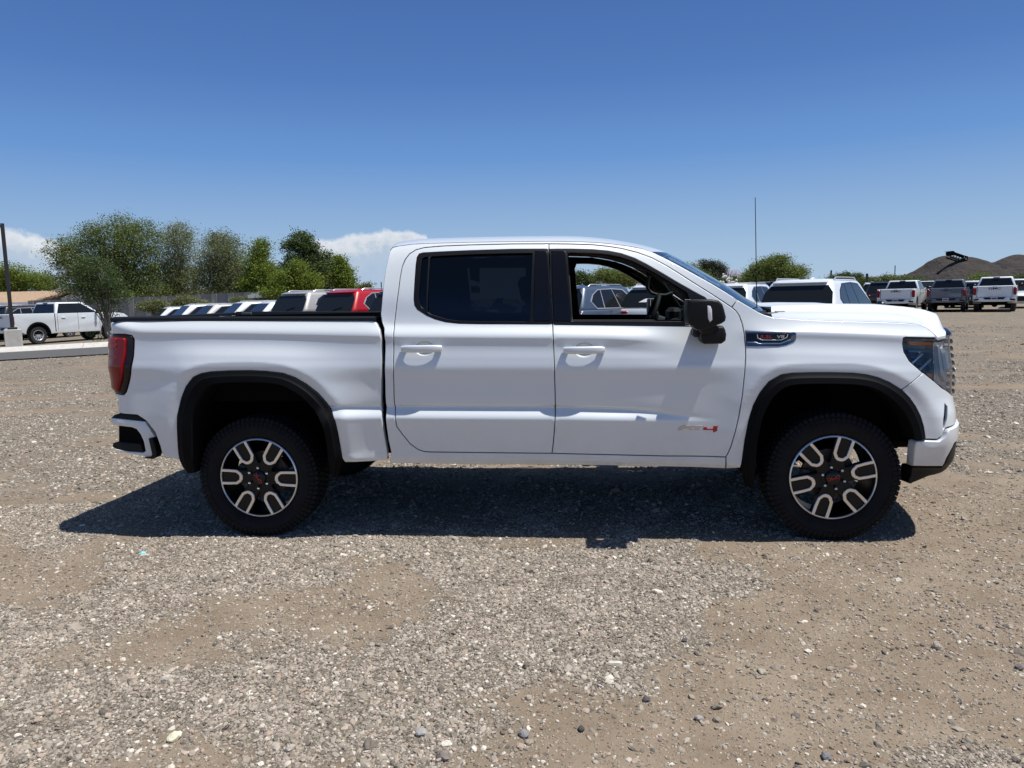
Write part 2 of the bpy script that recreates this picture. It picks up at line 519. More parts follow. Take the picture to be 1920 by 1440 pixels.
def AZP(pts, off=0.0):
    """photo pixels -> (a, z) on the body surface"""
    uv = np.asarray(pts, float)
    g = np.array([onY(u, v, -1.0) for u, v in uv]); q = np.stack([g[:, 0], g[:, 2]], 1)
    e = 1e-3
    for _ in range(14):
        p0 = proj(surf(q[:, 0], q[:, 1], off)); r = uv - p0
        Ja = (proj(surf(q[:, 0] + e, q[:, 1], off)) - p0) / e; Jz = (proj(surf(q[:, 0], q[:, 1] + e, off)) - p0) / e
        det = Ja[:, 0] * Jz[:, 1] - Ja[:, 1] * Jz[:, 0]
        det = np.where(np.abs(det) < 2e3, np.sign(det + 1e-9) * 2e3, det)
        da = (r[:, 0] * Jz[:, 1] - r[:, 1] * Jz[:, 0]) / det; dz = (Ja[:, 0] * r[:, 1] - Ja[:, 1] * r[:, 0]) / det
        q += np.clip(np.stack([da, dz], 1), -.08, .08)
    return q


def pip(P, poly):
    x, y = P[:, 0], P[:, 1]; c = np.zeros(len(P), bool); n = len(poly); j = n - 1
    for i in range(n):
        xi, yi = poly[i]; xj, yj = poly[j]
        if yi != yj:
            m_ = ((yi > y) != (yj > y)) & (x < (xj - xi) * (y - yi) / (yj - yi) + xi); c ^= m_
        j = i
    return c
def resample(loop, step):
    out = []
    n = len(loop)
    for i in range(n):
        p, q = loop[i], loop[(i + 1) % n]; d = np.linalg.norm(q - p)
        if d < 1e-5: continue
        k = max(1, int(math.ceil(d / step)))
        for j in range(k): out.append(p + (q - p) * j / k)
    return np.array(out)
def area(l): return .5 * np.sum(l[:, 0] * np.roll(l[:, 1], -1) - np.roll(l[:, 0], -1) * l[:, 1])
def inset(loop, d):
    """offset to the left of travel (inside of a CCW loop)"""
    a = loop - np.roll(loop, 1, 0); c = np.roll(loop, -1, 0) - loop
    a /= np.linalg.norm(a, axis=1, keepdims=True) + 1e-12; c /= np.linalg.norm(c, axis=1, keepdims=True) + 1e-12
    na = np.stack([-a[:, 1], a[:, 0]], 1); nc = np.stack([-c[:, 1], c[:, 0]], 1)
    m_ = na + nc; l2 = np.sum(m_ * m_, 1, keepdims=True)
    m_ = m_ * 2 / np.maximum(l2, .9)
    return loop + m_ * d, m_ / (np.linalg.norm(m_, axis=1, keepdims=True) + 1e-9)


def cdt(loops, pts):
    V = []; E = []
    for l in loops:
        s0 = len(V); V += [Vector((float(p[0]), float(p[1]))) for p in l]; E += [(s0 + i, s0 + (i + 1) % len(l)) for i in range(len(l))]
    V += [Vector((float(p[0]), float(p[1]))) for p in pts]
    r = delaunay_2d_cdt(V, E, [], 0, 1e-6)
    v = np.array([(p.x, p.y) for p in r[0]]); f = np.array([t for t in r[2] if len(t) == 3])
    c = v[f].mean(1)
    k = pip(c, loops[0])
    for h in loops[1:]: k &= ~pip(c, h)
    f = f[k]
    # make CCW
    ar = np.cross(v[f[:, 1]] - v[f[:, 0]], v[f[:, 2]] - v[f[:, 0]])
    f[ar < 0] = f[ar < 0][:, ::-1]
    return v, f[np.abs(ar) > 1e-10], r[3]


def panel(name, material, parent, outer, holes=(), off=0.0, gap=.0022, flange=.022, sa=.045, sz=.014, rnd=.0035, far=True, near=True, both=False, hole_flange=None, wave=None):
    """a sheet-metal (or plastic, or glass) panel lying on the body surface, with rolled edges; a mirrored twin goes on the far side"""
    loops = [outer] + list(holes); core = []; rims = []
    for li, l in enumerate(loops):
        l = resample(np.asarray(l, float), .03)
        if (area(l) < 0) == (li == 0): l = l[::-1]
        l, _ = inset(l, gap if li == 0 else gap * .3)
        c, m_ = inset(l, rnd); core.append(c); rims.append((l, c, m_))
    lo = core[0].min(0); hi = core[0].max(0)
    ga = np.arange(lo[0] + sa * .5, hi[0], sa); gz = np.arange(lo[1] + sz * .5, hi[1], sz)
    G = np.stack(np.meshgrid(ga, gz), -1).reshape(-1, 2) if len(ga) and len(gz) else np.zeros((0, 2))
    if off == 0.0 and material is W_:
        rows_ = []
        for fz, offs_ in ((zf_cr, (-.026, -.012, -.0065, -.003, 0, .003, .008)), (zf_lt, (-.016, -.009, -.0055, -.002, .002, .007)), (zf_lb, (-.012, -.004, 0, .004, .012))):
            for o_ in offs_: rows_.append(np.stack([ga, fz(ga) + o_], 1))
        R2 = np.vstack(rows_)
        if len(G): G = G[np.min(np.abs(np.stack([G[:, 1] - f_(G[:, 0]) - d_ for f_, d_ in ((zf_cr, -.009), (zf_lt, -.004), (zf_lb, 0))])), 0) > .012]
        G = np.vstack([G, R2])
    if len(G):
        k = pip(G, core[0])
        for h in core[1:]: k &= ~pip(G, h)
        G = G[k]
        for c in core:
            if len(G): G = G[seg_dist(G, np.vstack([c, c[:1]])) > min(sa, sz * 1.2) * .40]
    v, f, _o = cdt(core, G)
    Vp = [surf(v[:, 0], v[:, 1], off)]; Np = [surf_n(v[:, 0], v[:, 1])]; Fs = [tuple(t) for t in f]
    # snap rim start to CDT vertices
    nv = len(v)
    for li, (l, c, m_) in enumerate(rims):
        n = len(c)
        idx0 = []
        for p in c:
            idx0.append(int(np.argmin(np.sum((v - p)**2, 1))))
        fl = flange if (li == 0 or hole_flange is None) else hole_flange
        mid = c + (l - c) * .7
        rings = [(mid, off - rnd * .30, .7), (l, off - rnd, 1.0), (l, off - rnd - fl, 1.0)]
        prev = idx0
        outw = -m_
        X, Y, t = base(c[:, 0]); T = np.stack([np.cos(t), np.sin(t), 0 * t], 1)
        ow = T * outw[:, :1] + np.array([0, 0, 1.0]) * outw[:, 1:]
        ow /= np.linalg.norm(ow, axis=1, keepdims=True) + 1e-9
        sn = surf_n(c[:, 0], c[:, 1])
        for pts, o_, wgt in rings:
            Vp.append(surf(pts[:, 0], pts[:, 1], o_)); nn = sn * (1 - wgt) + ow * wgt; nn /= np.linalg.norm(nn, axis=1, keepdims=True); Np.append(nn)
            cur = list(range(nv, nv + n)); nv += n
            for i in range(n):
                j = (i + 1) % n
                if prev[i] != prev[j]: Fs.append((prev[j], prev[i], cur[i])); Fs.append((prev[j], cur[i], cur[j]))
            prev = cur
    V = np.vstack(Vp); N = np.vstack(Np)
    res = []
    if both:
        V2 = V * [1, -1, 1]; N2 = N * [1, -1, 1]; k = len(V)
        V = np.vstack([V, V2]); N = np.vstack([N, N2]); Fs = Fs + [tuple(i + k for i in t[::-1]) for t in Fs]
        return mesh_np(name, V, Fs, parent, material, normals=N)
    if near: res.append(mesh_np(name, V, Fs, parent, material, normals=N))
    if far: res.append(mesh_np(name, V * [1, -1, 1], [t[::-1] for t in Fs], parent, material, normals=N * [1, -1, 1]))
    return res[0] if len(res) == 1 else res


def strip_panel(name, material, parent, A, offs, far=True):
    """loft between equal-length (a,z) polylines A[k] at offsets offs[k]"""
    V = np.vstack([surf(p[:, 0], p[:, 1], o) for p, o in zip(A, offs)]); n = len(A[0]); F = []
    for k in range(len(A) - 1):
        for i in range(n - 1): F.append((k * n + i, k * n + i + 1, (k + 1) * n + i + 1, (k + 1) * n + i))
    o = []
    for s in ((1, -1) if far else (1,)):
        q = mesh_np(name, V * [1, s, 1], F if s > 0 else [t[::-1] for t in F], parent, material, smooth=True)
        bm = bmesh.new(); bm.from_mesh(q.data); bmesh.ops.recalc_face_normals(bm, faces=bm.faces[:]); bm.to_mesh(q.data); bm.free()
        try: q.data.set_sharp_from_angle(angle=RAD(40))
        except Exception: pass
        o.append(q)
    return o


def mesh2(mb_fn, name, material, parent, smooth=None):
    """build a part near side (side=-1) and its twin on the far side (side=+1)"""
    r = []
    for s in (-1, 1):
        mb = MB(); mb_fn(mb, s); r.append(mb.build(name, material, parent, smooth))
    return r


# ================================================================== PICKUP TRUCK
truck = empty('pickup_truck', (0, 0, 0), 0, 'large white crew cab pickup truck in full side view filling the gravel foreground', 'pickup truck')
W_ = M['white_paint']

# ---- outlines, read off the photograph and laid on the body surface
cab_rear = [(731, 470), (727, 485), (722, 508), (719, 530), (716, 562), (713.5, 590), (715, 603), (720, 616), (722, 640), (722, 740), (724, 797), (728, 826), (733, 848), (731, 860), (730, 869)]
rdoor_left = [(880, 459.5), (830, 461.5), (795, 464.5), (780, 468.5), (768, 476), (760, 486), (754, 500), (750, 520), (747, 545), (743, 575), (739.5, 605), (738, 635), (737.5, 700), (739, 750), (741, 785), (744, 800), (755, 815), (770, 833), (784, 843), (795, 846.5), (808, 847.5)]
b_split = [(1029, 457.3), (1029.5, 480), (1031, 520), (1033.5, 565), (1036, 605), (1037.5, 640), (1039.5, 690), (1041, 740), (1041.2, 775), (1039.5, 808), (1037, 835), (1035, 850)]
fdoor_top = [(1029, 457.3), (1070, 457.8), (1110, 459), (1140, 462), (1165, 466), (1195, 473.5), (1222, 483.5), (1250, 498.5), (1272, 512), (1300, 530), (1335, 552), (1358, 567), (1372, 576.5)]
fdoor_right = [(1372, 576.5), (1380, 583), (1386, 592), (1391.5, 607), (1395, 625), (1397.5, 645), (1398, 670), (1396, 700), (1392, 740), (1386, 778), (1378, 812), (1371, 836), (1366, 848), (1361, 857)]
door_bot = [(1361, 857), (1250, 855), (1140, 852.5), (1035, 850)]
roof_join = [(731, 470), (736, 464), (748, 461), (775, 457.6), (800, 456.2), (880, 454), (960, 452.6), (1030, 452.2), (1080, 452.8), (1120, 454.5), (1150, 457.5), (1180, 461.5), (1205, 466.5), (1222, 472)]
ws_edge = [(1222, 472), (1245, 483), (1272, 497), (1300, 512.5), (1335, 532), (1360, 547), (1383, 562)]
seam = (1372, 576.5)

P_roofjoin = AZP(roof_join); P_ws = AZP(ws_edge); P_rd = AZP(rdoor_left); P_bs = AZP(b_split); P_ft = AZP(fdoor_top); P_fr = AZP(fdoor_right); P_db = AZP(door_bot); P_cr = AZP(cab_rear)
P_rb = AZP([(808, 847.5), (920, 848.8), (1035, 850)])
P_rt = AZP([(1029, 457.3), (960, 457.6), (880, 459.5)])
rock_bot = AZP([(730, 869), (900, 871), (1130, 873), (1360, 879)])

cabA = np.vstack([P_cr, rock_bot[1:], P_db[:1], P_db[1:], P_rb[::-1][1:], P_rd[::-1][1:], P_rt[::-1][1:], P_ft[1:], P_ws[::-1], P_roofjoin[::-1][1:-1]])
panel('cab_body', W_, truck, cabA, flange=.05, sz=.012)

# windows: openings in the doors
rw_out = [(1029, 467), (960, 467.3), (880, 469.8), (830, 472), (793, 474), (786, 476), (782, 482), (780, 495), (777.5, 530), (776, 560), (777.5, 572), (783, 580), (800, 591), (815, 598), (835, 603.5), (860, 606.5), (900, 607.5), (960, 607.5), (1036, 607.8)]
P_rw = AZP(rw_out)
fw_out = [(1031, 467), (1072, 467), (1110, 468), (1140, 470.5), (1165, 475.5), (1190, 484), (1212, 495), (1240, 511), (1270, 529), (1300, 546), (1322, 558), (1330, 568), (1327, 585), (1318, 600), (1302, 611.5), (1200, 610.5), (1036, 608.5)]
P_fw = AZP(fw_out)
rear_door_out = np.vstack([P_rd, P_rb[1:], P_bs[::-1][1:], P_rt[1:-1]])
front_door_out = np.vstack([P_bs[:1], P_ft[1:], P_fr[1:], P_db[1:], P_bs[::-1][1:-1]])

# window openings run to the B split, so doors are a ring: keep a 3 mm web there
def shrink_x(P, sgn, d=.010):
    Q = P.copy(); return Q
rwh = AZP([(1024, 467), *rw_out[1:-1], (1024, 607.7)])
fwh = AZP([(1036, 467), *fw_out[1:-1], (1041, 608.5)])
def cup_hole(u, v):
    c = AZP([(u, v)])[0]; t = np.linspace(0, 2 * math.pi, 33)[:-1]
    return np.stack([c[0] + .060 * np.cos(t), c[1] + .044 * np.sin(t)], 1)
rd_near, rd_far = panel('rear_door', W_, truck, rear_door_out, [rwh, cup_hole(796, 653.5)], sz=.010, hole_flange=.012)
fd_near, fd_far = panel('front_door', W_, truck, front_door_out, [fwh, cup_hole(1096, 656)], sz=.010, hole_flange=.012)

def darkset(rd, fd, s):
    """black frames, pillar covers and glass of both doors; s=-1 near side"""
    near, far = s < 0, s > 0
    k = dict(near=near, far=far, flange=.02, sz=.05, sa=.08, gap=0.0008)
    gl_out = AZP([(998, 475), (960, 475.3), (880, 477.5), (811, 481), (806, 484), (805.5, 500), (803, 540), (801, 583), (806, 588), (822, 593.5), (838, 598), (860, 601.3), (900, 602.3), (993, 602.7)])
    qt_out = AZP([(802, 482), (797, 482.5), (792, 485), (789.5, 500), (787, 530), (785.5, 556), (786.5, 569), (792, 577), (797.5, 580), (800, 540), (802.5, 500)])
    fr_out = AZP([(1028.3, 466), *[(u, v) for u, v in [(960, 466.3), (880, 468.8), (830, 471), (793, 473), (785.5, 475), (781, 481.5), (779, 495), (776.5, 530), (775, 560), (776.5, 573), (782, 581), (799.5, 592.3), (815, 599.2), (835, 604.7), (860, 607.7), (900, 608.5), (960, 608.7)]], (1036.2, 609.2), (1033.6, 565), (1031.2, 520), (1029.3, 480)])
    panel('window_frame', M['dark_trim'], rd, fr_out, [gl_out, qt_out], off=.0015, **k)
    panel('window_glass', M['privacy_glass'], rd, gl_out, off=-.012, **{**k, 'gap': -.006, 'flange': .003})
    panel('quarter_glass', M['privacy_glass'], rd, qt_out, off=-.012, **{**k, 'gap': -.006, 'flange': .003})
    ff_out = AZP([(1034.3, 565), (1031.8, 520), (1029.9, 480), (1029.4, 466), (1072, 466), (1110, 467), (1140, 469.3), (1165, 474.3), (1190, 482.8), (1212, 493.6), (1240, 509.6), (1270, 527.6), (1300, 544.6), (1323, 557), (1331, 568), (1328, 586), (1319, 602), (1303, 613), (1200, 612), (1037, 610)])
    op_out = AZP([(1064, 474), (1110, 474.8), (1138, 477), (1162, 482), (1186, 490), (1208, 501), (1236, 517), (1266, 535), (1288, 549), (1292, 560), (1290, 580), (1284, 602.5), (1200, 602.3), (1072, 602)])
    panel('window_frame', M['dark_trim'], fd, ff_out, [op_out], off=.0015, **{**k, 'flange': .085})
    cover = AZP([(1033.5, 470), (1060, 470), (1069, 601.5), (1038.5, 601.5)])
    panel('pillar_cover', M['gloss_black'], fd, cover, off=.006, **{**k, 'flange': .004})
    cover2 = AZP([(1003, 470), (1026, 470), (1033, 601.5), (1001, 601.5)])
    panel('pillar_cover', M['gloss_black'], rd, cover2, off=.006, **{**k, 'flange': .004})
    divb = AZP([(803.8, 481.5), (806.6, 481.5), (802, 588), (799, 586)])
    panel('window_divider', M['steel'] if False else M['matte_plastic'], rd, divb, off=.004, **{**k, 'flange': .004, 'rnd': .0012})
darkset(rd_near, fd_near, -1)
darkset(rd_far, fd_far, 1)

# ---- door handles
def handle(fd, u0, u1, yc, s, keyhole):
    ln0 = u0
    p0 = AZP([(u0, yc), (u1, yc)]); L_ = surf(p0[:, 0], p0[:, 1])
    c = L_.mean(0); ln = abs(L_[1, 0] - L_[0, 0])
    mb = MB()
    n = 22
    # lofted bar: rounded rectangle sections bulging outwards
    rings = []
    for i in range(n + 1):
        t = i / n * 2 - 1
        h = .0265 * (1 - .28 * abs(t)**6) ; dpt = .045 - .020 * abs(t)**3; th = .013
        x = c[0] + t * ln / 2
        ring = []
        for k in range(10):
            a_ = 2 * math.pi * k / 10 + math.pi / 10
            cx = abs(math.cos(a_))**.6 * np.sign(math.cos(a_)); sz_ = abs(math.sin(a_))**.6 * np.sign(math.sin(a_))
            ring.append(mb.bm.verts.new((x, s * (abs(c[1]) + dpt - th * (1 - cx) * .8), c[2] + sz_ * h * .9)))
        rings.append(ring)
    for i in range(n):
        for k in range(10): mb.bm.faces.new((rings[i][k], rings[i][(k + 1) % 10], rings[i + 1][(k + 1) % 10], rings[i + 1][k]))
    mb.bm.faces.new(rings[0]); mb.bm.faces.new(rings[-1][::-1])
    for e in (-1, 1): mb.box((c[0] + e * ln * .42, s * (abs(c[1]) + .008), c[2]), (.03, .04, .022), bevel=.004)
    h = mb.build('door_handle', W_, fd, 60)
    # scooped cup behind the handle
    n, m_ = 28, 7; V = []; F = []
    cc = AZP([(CUP[ln0], yc)])[0]
    for j in range(m_):
        r_ = math.cos(j / (m_ - 1) * math.pi / 2); dp = math.sin(j / (m_ - 1) * math.pi / 2)
        for i in range(n):
            a_ = 2 * math.pi * i / n
            aa = cc[0] + .060 * r_ * math.cos(a_); z_ = cc[1] + .044 * r_ * math.sin(a_)
            p = surf(np.array([aa]), np.array([z_]), -.026 * dp - .002)[0]; V.append((p[0], -s * p[1], p[2]))
    for j in range(m_ - 1):
        for i in range(n): F.append((j * n + i, j * n + (i + 1) % n, (j + 1) * n + (i + 1) % n, (j + 1) * n + i))
    o = mesh_np('handle_cup', V, F, fd, W_, smooth=True)
    bm = bmesh.new(); bm.from_mesh(o.data); bmesh.ops.remove_doubles(bm, verts=bm.verts[:], dist=1e-5); bmesh.ops.recalc_face_normals(bm, faces=bm.faces[:])
    if sum(f.normal.y * s for f in bm.faces) < 0: bmesh.ops.reverse_faces(bm, faces=bm.faces[:])
    bm.to_mesh(o.data); bm.free()
    return h
CUP = {753.5: 796, 1056.5: 1096}
for fd, s in ((rd_near, -1), (rd_far, 1)): handle(fd, 753.5, 829.5, 653.5, s, False)
for fd, s in ((fd_near, -1), (fd_far, 1)): handle(fd, 1056.5, 1133.5, 656, s, True)

# ---- bed side
bed_out_px = [(216, 603), (222, 600.5), (300, 599.5), (500, 600), (700, 601), (706, 606), (712, 618), (715, 635), (716, 680), (716, 760), (718, 797), (722, 822), (726, 845), (727, 862)]
P_ar = AZP(ARCH_R)
P_bed = np.vstack([AZP(bed_out_px), AZP([(700, 865)]), P_ar[::-1], AZP([(322, 860), (308, 858.5), (304, 851), (300, 836), (291, 811), (275, 790), (257, 778), (224, 775)]), AZP([(221, 771), (220.5, 745)])])
tl_hole = AZP([(228, 626), (247, 628.5), (252, 636), (250.5, 668), (245, 704), (237, 735), (232, 741), (222, 741)])
# the outline of the bed side wraps round the rear corner to the tailgate
wrap = np.array([[-1.16, P_bed[-1, 1]], [-1.16, P_bed[0, 1] - .01]])
bed_outline = np.vstack([P_bed, wrap])
tl_px_in = AZP([(252, 636), (250.5, 668), (245, 704), (237, 735)])
zt = float(AZP([(240, 626)])[0, 1]); zbm = float(AZP([(230, 741)])[0, 1])
tl_loop = np.vstack([[[-1.10, zt + .0]], AZP([(232, 626), (247, 628.5)]), tl_px_in, AZP([(232, 741)]), [[-1.10, zbm + .03]]])
bs_near, bs_far = panel('bed_side', W_, truck, bed_outline, [tl_loop], sz=.010, sa=.022, flange=.04)

# ---- tail lights
for s, kk in ((-1, dict(near=True, far=False)), (1, dict(near=False, far=True))):
    e = empty('tail_light', (0, 0, 0)); e.parent = truck
    panel('lamp_housing', M['smoke_lens'], e, tl_loop, off=.006, sz=.02, sa=.03, rnd=.012, flange=.03, **kk)
    ro = np.vstack([[[-1.085, zt - .02]], AZP([(222, 632), (239, 634)]), AZP([(238.5, 666), (232, 711), (226, 734)]), [[-1.085, zbm + .06]]])
    panel('red_lens', M['red_lens'], e, ro, off=.020, sz=.02, sa=.03, rnd=.010, flange=.016, **kk)
    for q in ([(212, 634), (237, 636), (237, 642), (216, 641)], [(211, 653), (238, 654), (237, 656), (211, 655)], [(212, 668), (236, 669), (235, 671), (212, 670)], [(214, 643), (238, 645), (238, 652), (214, 651)]):
        z_ = AZP([(238, (q[0][1] + q[2][1]) / 2)])[0, 1]; h_ = (q[2][1] - q[0][1]) / 2 / 270
        panel('lamp_element', M['red_inner'], e, np.array([[-1.04, z_ - h_], [-.885, z_ - h_], [-.885, z_ + h_], [-1.04, z_ + h_]]), off=.0235, sz=.02, sa=.03, rnd=.001, flange=.003, **kk)

# ---- front fender
P_af = AZP(ARCH_F)
fender = np.vstack([P_fr[::-1], AZP([(1383, 562), (1400, 572), (1422, 585), (1434, 590.5), (1450, 594.5), (1490, 597.8), (1530, 600), (1580, 601.5), (1640, 603), (1695, 605), (1718, 607.5), (1738, 615), (1750, 624), (1756, 633.5), (1725, 633), (1698, 632.5), (1694, 634), (1692.5, 644), (1695, 660), (1705, 677), (1718, 688.5), (1731, 699.5)]),
                    P_af[::-1][5:], AZP([(1388, 877.5), (1361, 879)])])
panel('front_fender', W_, truck, fender, sz=.010, sa=.022, flange=.04)

# ---- wheel arch mouldings
def moulding(outer, inner, name):
    n = 44
    def rs(P):
        P = smooth_pts(P, 4); d = np.concatenate([[0], np.cumsum(np.hypot(*np.diff(P, axis=0).T))]); t = np.linspace(0, d[-1], n); return np.stack([np.interp(t, d, P[:, 0]), np.interp(t, d, P[:, 1])], 1)
    O, I = rs(outer), rs(inner)
    mid = O + (I - O) * .32; m2 = O + (I - O) * .42
    return strip_panel(name, M['flare_plastic'], truck, [O + (O - I) * .02, O, O + (I - O) * .04, mid, m2, O + (I - O) * .94, I, I + (I - O) * .06], [-.03, .006, .013, .020, .030, .036, .028, -.09])
P_arE = np.vstack([AZP([(353, 886), (343, 874)]), P_ar[:-1], AZP([(640, 872), (634, 893)])])
inner_R = AZP([(371, 884), (369, 868), (366, 838), (366, 790), (370, 768), (378, 750), (388, 734), (398, 723), (412, 718.5), (440, 717), (480, 716.5), (510, 718), (532, 722), (550, 731), (570, 744), (588, 762), (600, 782), (608, 800), (613, 822), (617, 850), (620, 872), (624, 893)])
moulding(P_arE, inner_R, 'wheel_arch_trim')
P_afE = np.vstack([AZP([(1399, 912), (1394, 890)]), P_af])
inner_F = AZP([(1412, 912), (1414, 890), (1415, 862), (1418, 825), (1425, 793), (1434, 768), (1448, 744), (1467, 727), (1490, 720.5), (1525, 719), (1560, 719), (1600, 720.5), (1624, 724), (1645, 732), (1664, 745), (1681, 761), (1694, 780), (1703, 800), (1709, 823)])
moulding(P_afE, inner_F, 'wheel_arch_trim')

# ---- wheel housings
for cx, inn in ((0, inner_R), (3.745, inner_F)):
    q = surf(inn[:, 0], inn[:, 1])
    for s in (-1, 1):
        mb = MB(); n = len(q)
        for yy in (.95, .50):
            pass
        a_ = [mb.bm.verts.new((p[0], s * .97, p[2] + .015)) for p in q]; c_ = [mb.bm.verts.new((p[0], s * .48, p[2] + .01)) for p in q]
        for i in range(n - 1): mb.bm.faces.new((a_[i], a_[i + 1], c_[i + 1], c_[i]))
        mb.bm.faces.new(c_)
        mb.build('wheel_housing', M['chassis_black'], truck)

# ---- nose: fascia, bumper, air dam, lamps, grille
zz = lambda u, v: float(AZP([(u, v)])[0, 1])
def zat(a, y, off=0.0):
    lo, hi = .25, 1.6
    for _ in range(40):
        m_ = (lo + hi) / 2
        if proj(surf(np.array([a]), np.array([m_]), off))[0, 1] < y: hi = m_
        else: lo = m_
    return (lo + hi) / 2
hl = AZP([(1756, 633.8), (1725, 633.6), (1698, 633), (1694.2, 634.5), (1693, 644), (1695.5, 660), (1705.5, 676.5), (1718, 688), (1731, 699), (1754, 717), (1766, 727.5)])
z_top = hl[0, 1]; z_b = hl[-1, 1]
aG = 4.64     # where the lamp meets the grille
zc_ = zat(4.47, 743)
hl_loop = np.vstack([[[aG, z_top - .005]], hl, [[4.46, zc_]], [[aG, zc_ - .005]]])
zlow = zc_ - .005
fas_low = AZP([(1734, 823), (1745, 823), (1758, 823.3), (1767, 816.5), (1774, 802)])
zfl = fas_low[-1, 1]
zbt = zat(4.50, 788)
fascia = np.vstack([[[A_END, zlow - .02]], [[aG, zlow - .004]], [[4.462, zc_ - .003]], hl[::-1][:3], P_af[::-1][:6][::-1], fas_low[1:], [[4.47, zbt], [4.55, zbt + .005], [A_END, zbt + .005]]])
vent_px = AZP([(1771.5, 757), (1776, 762), (1775.5, 785), (1772, 797), (1768.5, 806), (1769.5, 785)])
panel('front_fascia', W_, truck, fascia, [vent_px], both=True, sz=.012, sa=.02, gap=.002)
panel('fog_vent', M['gloss_black'], truck, vent_px, off=-.012, sz=.03, sa=.03, gap=-.004, flange=.003)
zb0 = zat(4.50, 818)
bumper = np.vstack([AZP([(1708.5, 873.5), (1711, 840), (1713, 828), (1718, 825), (1735, 824.5), (1757, 825.3), (1767.5, 818.5), (1774.5, 804)]), [[4.47, zbt - .004], [4.55, zbt], [A_END, zbt], [A_END, zb0], [4.55, zb0], [4.475, zb0 - .003]], AZP([(1786, 831), (1780, 844), (1772, 859), (1764, 873.8), (1745, 874), (1730, 874)])])
panel('front_bumper', W_, truck, bumper, off=.014, both=True, sz=.012, sa=.02, rnd=.010, flange=.06)
dam = np.vstack([AZP([(1709, 874.5), (1706, 890), (1700, 904), (1706, 907.5), (1722, 901), (1740, 893)]), [[4.40, zat(4.40, 886)], [4.48, zat(4.48, 875)], [4.6, zat(4.5, 872)], [A_END, zat(4.5, 872)], [A_END, zb0 - .004], [4.55, zb0 - .004], [4.475, zb0 - .007]], AZP([(1786, 833), (1780, 846), (1772.5, 860.5), (1764, 875), (1745, 875), (1730, 875)])])
panel('air_dam', M['matte_plastic'], truck, dam, off=.006, both=True, sz=.03, sa=.03, rnd=.008, flange=.10)

mat('lamp_dark', (.012, .016, .026), .35, coat=.5)
mat('lamp_clear', (.85, .87, .88), .35, metal=.15)
for s, kk in ((-1, dict(near=True, far=False)), (1, dict(near=False, far=True))):
    e = empty('headlight', (0, 0, 0)); e.parent = truck
    panel('lamp_bowl', M['lamp_dark'], e, hl_loop, off=-.045, sz=.04, sa=.04, gap=-.004, flange=.002, **kk)
    k2 = dict(sz=.03, sa=.03, rnd=.002, flange=.02, gap=0, **kk)
    panel('amber_reflector', M['amber'], e, AZP([(1702, 640), (1748, 642), (1748, 648), (1706, 647)], -.02), off=-.02, **k2)
    panel('amber_reflector', M['amber'], e, AZP([(1740, 699), (1749, 702), (1748, 712), (1736, 701)], -.02), off=-.02, **k2)
    panel('projector', M['dark_chrome'], e, AZP([(1700, 656), (1745, 657), (1745, 661), (1704, 661)], -.03), off=-.025, **k2)
    panel('projector', M['dark_chrome'], e, AZP([(1704, 668), (1745, 668), (1745, 671), (1707, 671)], -.03), off=-.025, **k2)
    panel('projector', M['dark_chrome'], e, AZP([(1716, 681), (1745, 681), (1745, 684), (1719, 684)], -.03), off=-.025, **k2)
    panel('projector', M['alloy'], e, AZP([(1708, 680), (1728, 662), (1731, 664), (1711, 683)], -.02), off=-.016, **k2)
    panel('projector', M['alloy'], e, AZP([(1722, 692), (1744, 672), (1747, 674), (1726, 695)], -.02), off=-.016, **k2)
    panel('lamp_reflector', M['lamp_clear'], e, np.array([[4.325, z_top - .03], [4.60, z_top - .03], [4.60, zc_ + .03], [4.45, zc_ + .03], [4.335, z_b + .03]]), off=-.035, **k2)
    panel('running_light', M['lamp_white'], e, np.array([[4.345, z_top - .05], [4.365, z_top - .05], [4.365, 1.08], [4.40, 1.03], [4.44, 1.02], [4.44, .99], [4.385, .99], [4.345, 1.05]]), off=-.014, **k2)
    panel('running_light', M['lamp_white'], e, np.array([[4.40, z_top - .07], [4.50, z_top - .07], [4.50, 1.05], [4.41, 1.06]]), off=-.010, **k2)
    panel('lamp_trim', M['chrome'], e, AZP([(1754, 637), (1757.5, 637), (1758, 719), (1754, 715)]), off=-.010, **k2)
    panel('lamp_lens', M['lens_glass'], e, hl_loop, off=-.001, sz=.03, sa=.03, rnd=.004, flange=.012, **kk)

# grille
gr = empty('grille', (0, 0, 0)); gr.parent = truck
gloop = np.array([[aG + .01, z_top + .0], [A_END, z_top + .01], [A_END, zlow - .02], [aG + .01, zlow]])
panel('grille_backing', M['chassis_black'], gr, gloop, off=-.05, both=True, sz=.1, sa=.05)
for k in range(8):
    z_ = z_top - .035 - k * .046
    if z_ < zlow + .01: break
    panel('grille_slat', M['dark_chrome'], gr, np.array([[4.53, z_ - .016], [A_END, z_ - .016], [A_END, z_ + .016], [4.53, z_ + .016]]), off=.014, both=True, sz=.1, sa=.04, rnd=.006, flange=.05)
panel('grille_cap', M['dark_chrome'], gr, np.array([[4.44, z_top + .006], [A_END, z_top + .012], [A_END, z_top + .050], [4.60, z_top + .05], [4.49, z_top + .030]]), off=.012, both=True, sz=.05, sa=.04, rnd=.008, flange=.08)

# ---- hood
hood_edge_px = [(1450, 594.5), (1490, 597.8), (1530, 600), (1580, 601.5), (1640, 603), (1695, 605), (1718, 607.5), (1738, 615), (1750, 624), (1757, 633)]
He = AZP(hood_edge_px); He = np.vstack([smooth_pts(He, 3)])
Hn = surf(He[:, 0], He[:, 1])                       # side edge, near
